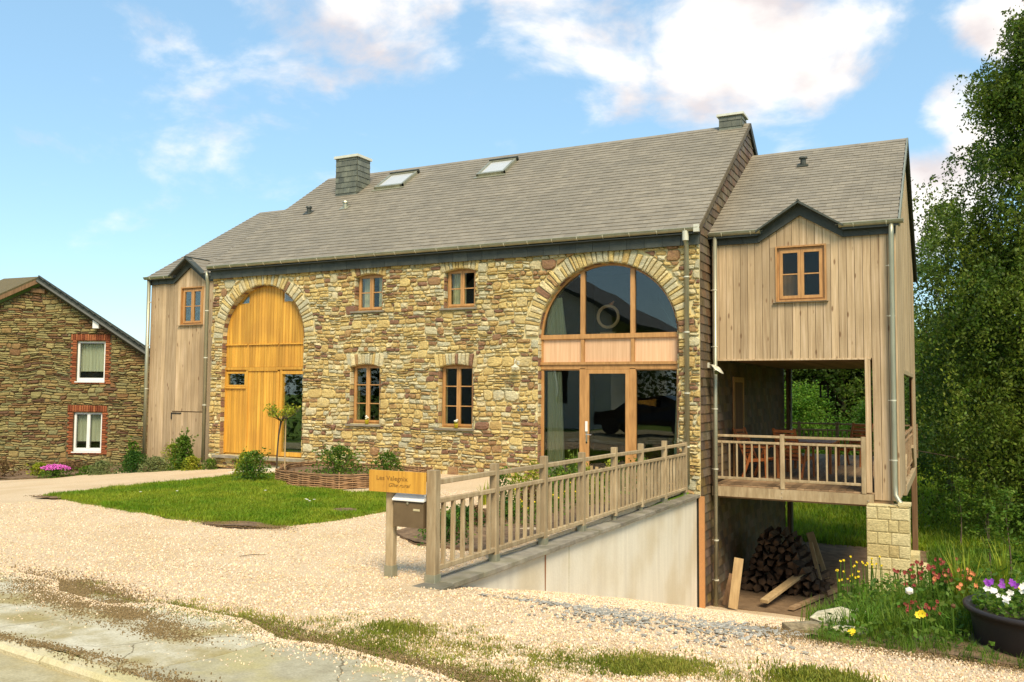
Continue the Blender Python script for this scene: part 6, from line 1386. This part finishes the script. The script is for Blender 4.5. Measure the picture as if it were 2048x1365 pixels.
nogo = [[(-8.6, -10.85), (-7.7, -10.95), (-7.1, -11.0), (-6.7, -11.28), (-5.9, -11.4), (-5.6, -11.14), (-4.7, -11.2), (-4.07, -11.5), (-3.7, -11.43), (-2.9, -11.58), (-1.8, -11.9), (2, -12.0), (2, -13.2), (-4.25, -12.48), (-5.6, -12.33), (-9, -12.04), (-16, -11.45), (-16, -10.2)], LAWNP, [(-6.3, -6.9), (-5.6, -7.5), (-4.58, -7.5), (-4.58, -.4), (-5.9, -2.0), (-6.3, -5)], [(-1.0, -9.2), (.5, -9.3), (3, -9.5), (3, -6), (-.2, -6), (-1.0, -7.6)]]
P = []; t_ = 0
while len(P) < 80000 and t_ < 900000:
    t_ += 1
    # denser near the camera
    r_ = 4.6+(rnd.random()**1.6)*11; a = math.radians(rnd.uniform(-6, 62)); x = -r_*math.sin(a); y = -16+r_*math.cos(a)
    if inpoly(x, y, GR) and not (-4.50 < x < -4.2 and y > -9.45) and not any(inpoly(x, y, g_) for g_ in nogo): z = yard(x, y)
    elif inpoly(x, y, GRR) and y < -.6: z = ramp(x, y)
    else: continue
    P.append((x, y, z+.004+.012*mnoise.noise(Vector((x*1.5, y*1.5, 1))), rnd.uniform(.55, 1.5)))
scatter('gravel_stones', P, peb, 'pebble', .0085)
# pebbles strayed on the apron, thinner
P = [(x, y, yard(x, y)+.020, rnd.uniform(.5, 1.2)) for x, y in ((rnd.uniform(-9, -1.5), rnd.uniform(-12.1, -10.8)) for _ in range(1500)) if mnoise.noise(Vector((x*1.3, y*2, 7))) > -.15]
AB = [(-8.6, -10.85), (-7.7, -10.95), (-7.1, -11.0), (-6.7, -11.28), (-5.9, -11.4), (-5.6, -11.14), (-4.7, -11.2), (-4.07, -11.5), (-3.7, -11.43), (-2.9, -11.58), (-1.8, -11.9), (0, -11.95)]
for a, b in zip(AB, AB[1:]):
    n_ = int(math.dist(a, b)*900)
    for _ in range(n_):
        t = rnd.random(); off = rnd.expovariate(1/.07)-.06; L_ = math.dist(a, b); nx_2, ny_2 = (b[1]-a[1])/L_, -(b[0]-a[0])/L_
        if ny_2 > 0: nx_2, ny_2 = -nx_2, -ny_2
        x, y = a[0]+(b[0]-a[0])*t+nx_2*off, a[1]+(b[1]-a[1])*t+ny_2*off; P.append((x, y, yard(x, y)+.022, rnd.uniform(.5, 1.4)))
scatter('stray_pebbles', P, peb, 'pebble', .0078)
crumb = [pebble_proto(s, 'crumb') for s in ((1, .8, .5), (1.3, .7, .35), (.8, .8, .6))]
P = []
def crumbs(cx, cy, rx, ry, n, s0=.5, s1=1.5, ang=0, dz=.023):
    for _ in range(int(n*2.6)):
        u, v = rnd.gauss(0, 1), rnd.gauss(0, 1); x = cx+rx*u*math.cos(ang)-ry*v*math.sin(ang); y = cy+rx*u*math.sin(ang)+ry*v*math.cos(ang)
        if mnoise.noise(Vector((x*3, y*4, 31)))+.3 > rnd.uniform(-.5, .6): P.append((x, y, (yard(x, y) if x < -4.4 or y < -9.3 else ramp(x, y))+dz, rnd.uniform(s0, s1)))
crumbs(-6.5, -11.2, .55, .17, 5200, ang=-.28); crumbs(-5.6, -11.5, .5, .10, 2200, ang=-.1); crumbs(-4.9, -11.75, .25, .07, 500); crumbs(-8.0, -11.5, .5, .1, 900)
for x in (-8.5, -7.5, -6.5, -5.6, -4.8, -4.0, -3.2): crumbs(x, -12.36+.02*(x+5)-(.12 if x > -4.5 else 0)+(.18 if x < -6.9 else 0), .45, .035, 420)
crumbs(-3.6, -11.35, .5, .06, 700, ang=-.1); crumbs(-2.5, -11.5, .5, .07, 700, ang=-.2); crumbs(-4.5, -11.15, .4, .05, 400)
crumbs(-8.3, -7.45, .34, .08, 1500, ang=.05, dz=.035); crumbs(-13.1, -6.65, .3, .1, 900, dz=.035); crumbs(-.2, -9.35, .6, .08, 900, dz=.015); crumbs(-1.05, -8.9, .2, .2, 500, dz=.015)
scatter('soil_crumbs', P, crumb, 'crumb', .0058)
sl = [pebble_proto(s, 'slate_chip') for s in ((1.3, .8, .22), (1.1, .9, .18), (1.4, .6, .25))]
P = []
for cx, cy, rx, ry, n in ((-2.5, -9.28, .5, .36, 330), (-1.55, -9.3, .4, .42, 320), (-3.1, -9.15, .3, .1, 70), (-1.25, -9.1, .25, .15, 80), (-3.5, -9.2, .3, .08, 30), (-2.1, -9.3, .9, .5, 200)):
    for _ in range(n): x, y = rnd.gauss(cx, rx*.5), rnd.gauss(cy, ry*.6); P.append((x, y, (ramp(x, y) if x > -4.3 else yard(x, y))+.012, rnd.uniform(.4, 1.35)))
scatter('slate_chips', [p for p in P if p[0] > -4.1], sl, 'slate_chip', .020, 'flat')
# grass
def tuft(n, h_, sp, m, wd=.006):
    q = MB()
    for k in range(n):
        a = rnd.uniform(0, 2*PI); l = h_*rnd.uniform(.5, 1.1); bx_, by_ = rnd.gauss(0, sp), rnd.gauss(0, sp); s = rnd.uniform(.15, .7); c_, s_ = math.cos(a), math.sin(a)
        q.add([(bx_-s_*wd, by_+c_*wd, 0), (bx_+s_*wd, by_-c_*wd, 0), (bx_+s*l*.35*c_+s_*wd*.7, by_+s*l*.35*s_-c_*wd*.7, l*.6), (bx_+s*l*.35*c_-s_*wd*.7, by_+s*l*.35*s_+c_*wd*.7, l*.6), (bx_+s*l*c_, by_+s*l*s_, l*.95)], [(0, 1, 2, 3), (3, 2, 4)], rnd.random())
    return q.mesh('tuft', m)
P = []
while len(P) < 17000:
    x, y = rnd.uniform(-13.6, -7.2), rnd.uniform(-7.7, -1.8)
    if inpoly(x, y, LAWNP) and not inpoly(x, y, WB) and not (math.hypot(x+7.95, (y+5.8)*1.2) < .2) and not (math.hypot(x+8.3, (y+7.5)*1.6) < .42): P.append((x, y, yard(x, y)+.03, rnd.uniform(.5, 1.25)*(1+.4*mnoise.noise(Vector((x*2, y*2, 3))))))
scatter('lawn_grass', P, [tuft(12, .055, .03, 'grass_blade', .004) for _ in range(4)], None, 1.0, 'flat')
P = []   # unkempt fringe along gravel, kerb and lawn edge
def strip(pts, w_, n, s0=.5, s1=1.1, hf=yard):
    segs = list(zip(pts, pts[1:])); tot = sum(math.dist(a, b) for a, b in segs)
    for a, b in segs:
        for _ in range(int(n*math.dist(a, b)/tot)):
            t = rnd.random(); x = a[0]+(b[0]-a[0])*t+rnd.gauss(0, w_); y = a[1]+(b[1]-a[1])*t+rnd.gauss(0, w_)
            if mnoise.noise(Vector((x*1.6, y*2.2, 11)))+.12 > rnd.uniform(-.35, .35): P.append((x, y, hf(x, y)+.004, rnd.uniform(s0, s1)))
strip([(-5.6, -11.1), (-4.7, -11.15), (-4.0, -11.42), (-3.6, -11.25), (-2.9, -11.3), (-2.2, -11.4)], .13, 2200, .4, 1.0)
strip([(-4.2, -10.85), (-3.2, -10.8), (-2.4, -10.85), (-1.2, -10.55)], .16, 1100, .4, 1.0)
strip([(-6.9, -10.85), (-6.2, -11.2), (-5.7, -11.15)], .08, 500, .3, .8)
strip([(-1.9, -10.7), (-1.55, -10.6)], .12, 600, .5, 1.3); strip([(-.95, -10.45), (-.6, -10.42)], .10, 700, .7, 1.8); strip([(-3.7, -10.72), (-3.3, -10.72)], .10, 420, .5, 1.2)
strip([(-9, -12.03), (-5.6, -12.30), (-4.2, -12.45), (-2.6, -12.62)], .03, 300, .3, .7)
scatter('verge_grass', P, [tuft(16, .030, .035, 'dry_grass', .0035) for _ in range(4)], None, 1.0, 'flat')
P = []; strip(LAWN+[LAWN[0]], .04, 900, .4, 1.0); scatter('lawn_fringe', [p for p in P if not inpoly(p[0], p[1], WB)], [tuft(9, .055, .03, 'grass_blade', .004) for _ in range(3)], None, 1.0, 'flat')
P = []   # weedy bank at the right
while len(P) < 5200:
    x, y = rnd.uniform(-1.15, 3.2), rnd.uniform(-9.35, -5.0)
    if x < -.95+(.25 if y > -7.6 else 0)*0 and y < -8.0: continue
    if math.hypot(x-PX, y-PYY) < .5: continue
    if x < -1.0 and y > -6.8: continue
    if math.hypot(x+.88, y+8.45) < .22: continue
    P.append((x, y, ramp(x, y)+.0, rnd.uniform(.3, 1.1)*(.45 if y < -8.8 else 1)*(1+.5*mnoise.noise(Vector((x*2, y*2, 3))))))
scatter('weedy_grass', P, [tuft(16, .26, .05, 'wild_grass', .005) for _ in range(4)], None, 1.0, 'flat')
P = []
while len(P) < 7000:
    x, y = rnd.uniform(-1.3, 6), rnd.uniform(-6.5, 12)
    if x < -.55 and y > -1: continue
    if x < -1.1 and y < -1: continue
    P.append((x, y, ground_z(x, y)-.03, rnd.uniform(.5, 1.3)))
scatter('rough_grass', P, [tuft(14, .28, .08, 'wild_grass', .009) for _ in range(4)], None, 1.0, 'flat')
P = []
while len(P) < 14000:
    y = 9.4+rnd.random()**1.5*32; x = rnd.uniform(-12, 9)
    P.append((x, y, ground_z(x, y)-.03, rnd.uniform(.6, 1.5)*(1+(y-9)*.04)))
scatter('meadow_grass', P, [tuft(14, .22, .12, 'grass_blade', .012) for _ in range(4)], None, 1.0, 'flat')
# leafy weeds among the grass at the right
a_ = []
for k in range(9000):
    x, y = rnd.uniform(-.95, 1.8), rnd.uniform(-9.15, -6.2)
    if math.hypot(x-PX, y-PYY) < .52 or math.hypot(x+.9, y+8.5) < .24: continue
    a_.append((x, y, ramp(x, y)+rnd.random()**1.5*.26*(.5+sm(y, -9.2, -7.5))))
leafmesh('leafy_weeds', np.array(a_), .05, 'shrub_leaf', kind='stuff')
# daisies in the lawn
q = MB()
for x, y in ((-9.05, -5.35), (-8.98, -5.4), (-8.9, -5.33), (-8.85, -5.5), (-11.6, -5.6), (-12.0, -6.0), (-10.4, -4.8)): q.lathe((x, y, yard(x, y)+.085), [(.001, .006), (.02, .004), (.021, .0), (.001, -.004)], 8)
q.build('daisies', 'seed_white', kind='stuff')
# twig and leaf litter on the gravel
for x, y, a, L_, lab in ((-6.75, -8.9, .9, .28, 'thin dry twig lying alone on the gravel left of the letterbox'),):
    o = MB().tube([(-L_/2, 0, 0), (0, .02, .004), (L_/2, -.01, 0)], [.003, .004, .002], 5).build('twig', 'bark'); o.location = (x, y, yard(x, y)+.012); o.rotation_euler = (0, 0, a); setp(o, lab, 'twig')
# ------------------------------------------------------------------ across the street (seen only mirrored in the panes)
oh = empty('white_house', (-19.5, -27, .5), 'white rendered house with dark roof across the street', 'house')
XA, XB, YF = -25.0, -15.0, -24.0
V, F = cdt([(XA, .3), (XB, .3), (XB, 6.2), ((XA+XB)/2-1.5, 9.6), (XA, 6.2)], [[(-18.1, 1.6), (-17.4, 1.6), (-17.4, 3.6), (-18.1, 3.6)], [(-16.8, 1.6), (-16.1, 1.6), (-16.1, 3.6), (-16.8, 3.6)]])
m_ = MB().add([(v.x, YF, v.y) for v in V], [f[::-1] for f in F]); m_.add([(XB, YF, .3), (XB, YF-9, .3), (XB, YF-9, 6.2), (XB, YF, 6.2)], [(0, 1, 2, 3)]); m_.add([(XA, YF, .3), (XA, YF-9, .3), (XA, YF-9, 6.2), (XA, YF, 6.2)], [(3, 2, 1, 0)]); m_.build('wall', 'white_render', oh)
for x0 in (-18.1, -16.8): MB().box(x0, x0+.7, YF-.25, YF-.2, 1.6, 3.6).build('window', 'dark_room', oh)
m_ = MB(); xm = (XA+XB)/2-1.5; slab(m_, (xm, YF+.5, 9.8), (XB+1.6, YF+.5, 5.4), (XB+1.6, YF-9.5, 5.4), (xm, YF-9.5, 9.8), .2); slab(m_, (xm, YF+.5, 9.8), (XA-1, YF+.5, 5.7), (XA-1, YF-9.5, 5.7), (xm, YF-9.5, 9.8), .2); m_.build('roof', 'dark_slate', oh)
hedge_mass('reflection_hedge', [(-75, -12), (-48, -26), (-27, -30)], 7, 1.2, 14000, .4, 'dark_leaf', 6, .0)  # unseen hedge added so the barn door pane reflects something dark
hedge_mass('reflection_hedge', [(-15, -27), (-6, -30), (8, -30), (20, -26)], 3.2, .8, 9000, .3, 'dark_leaf', 5, .4)  # unseen low hedge put in for the glazed arch to reflect
car = empty('parked_car', (-10.2, -15.4, yard(-10, -13)), 'black hatchback parked on the road behind the viewpoint', 'car'); cz0 = yard(-10, -13)+.02
def carbody():
    q = MB(); prof = [(-2.0, .35), (-2.05, .62), (-1.95, .85), (-1.2, .95), (-.6, 1.42), (.7, 1.46), (1.55, 1.05), (1.95, .95), (2.05, .6), (2.0, .35)]
    for y, s in ((-.85, .98), (-.80, 1), (.80, 1), (.85, .98)): q.v += [(-10.2+x*s, -15.4+y*(1 if z < 1 else .82), cz0+z) for x, z in prof]
    n = len(prof)
    for j in range(3):
        for i in range(n): q.f.append((j*n+i, j*n+(i+1) % n, (j+1)*n+(i+1) % n, (j+1)*n+i)); q.t.append(.5)
    q.f += [tuple(range(n)), tuple(range(4*n-1, 3*n-1, -1))]; q.t += [.5]*2; return q
carbody().build('body', 'car_paint', car)
for x in (-1.3, 1.3):
    for y in (-.8, .8): MB().tube([(-10.2+x, -15.4+y-.1, cz0+.31), (-10.2+x, -15.4+y+.1, cz0+.31)], .31, 20).build('wheel', 'black_plastic', car)
for y in (-.72, .72): MB().box(-10.7, -9.6, -15.4+y-.02, -15.4+y+.02, cz0+1.0, cz0+1.35).build('side_window', 'roof_glass', car)
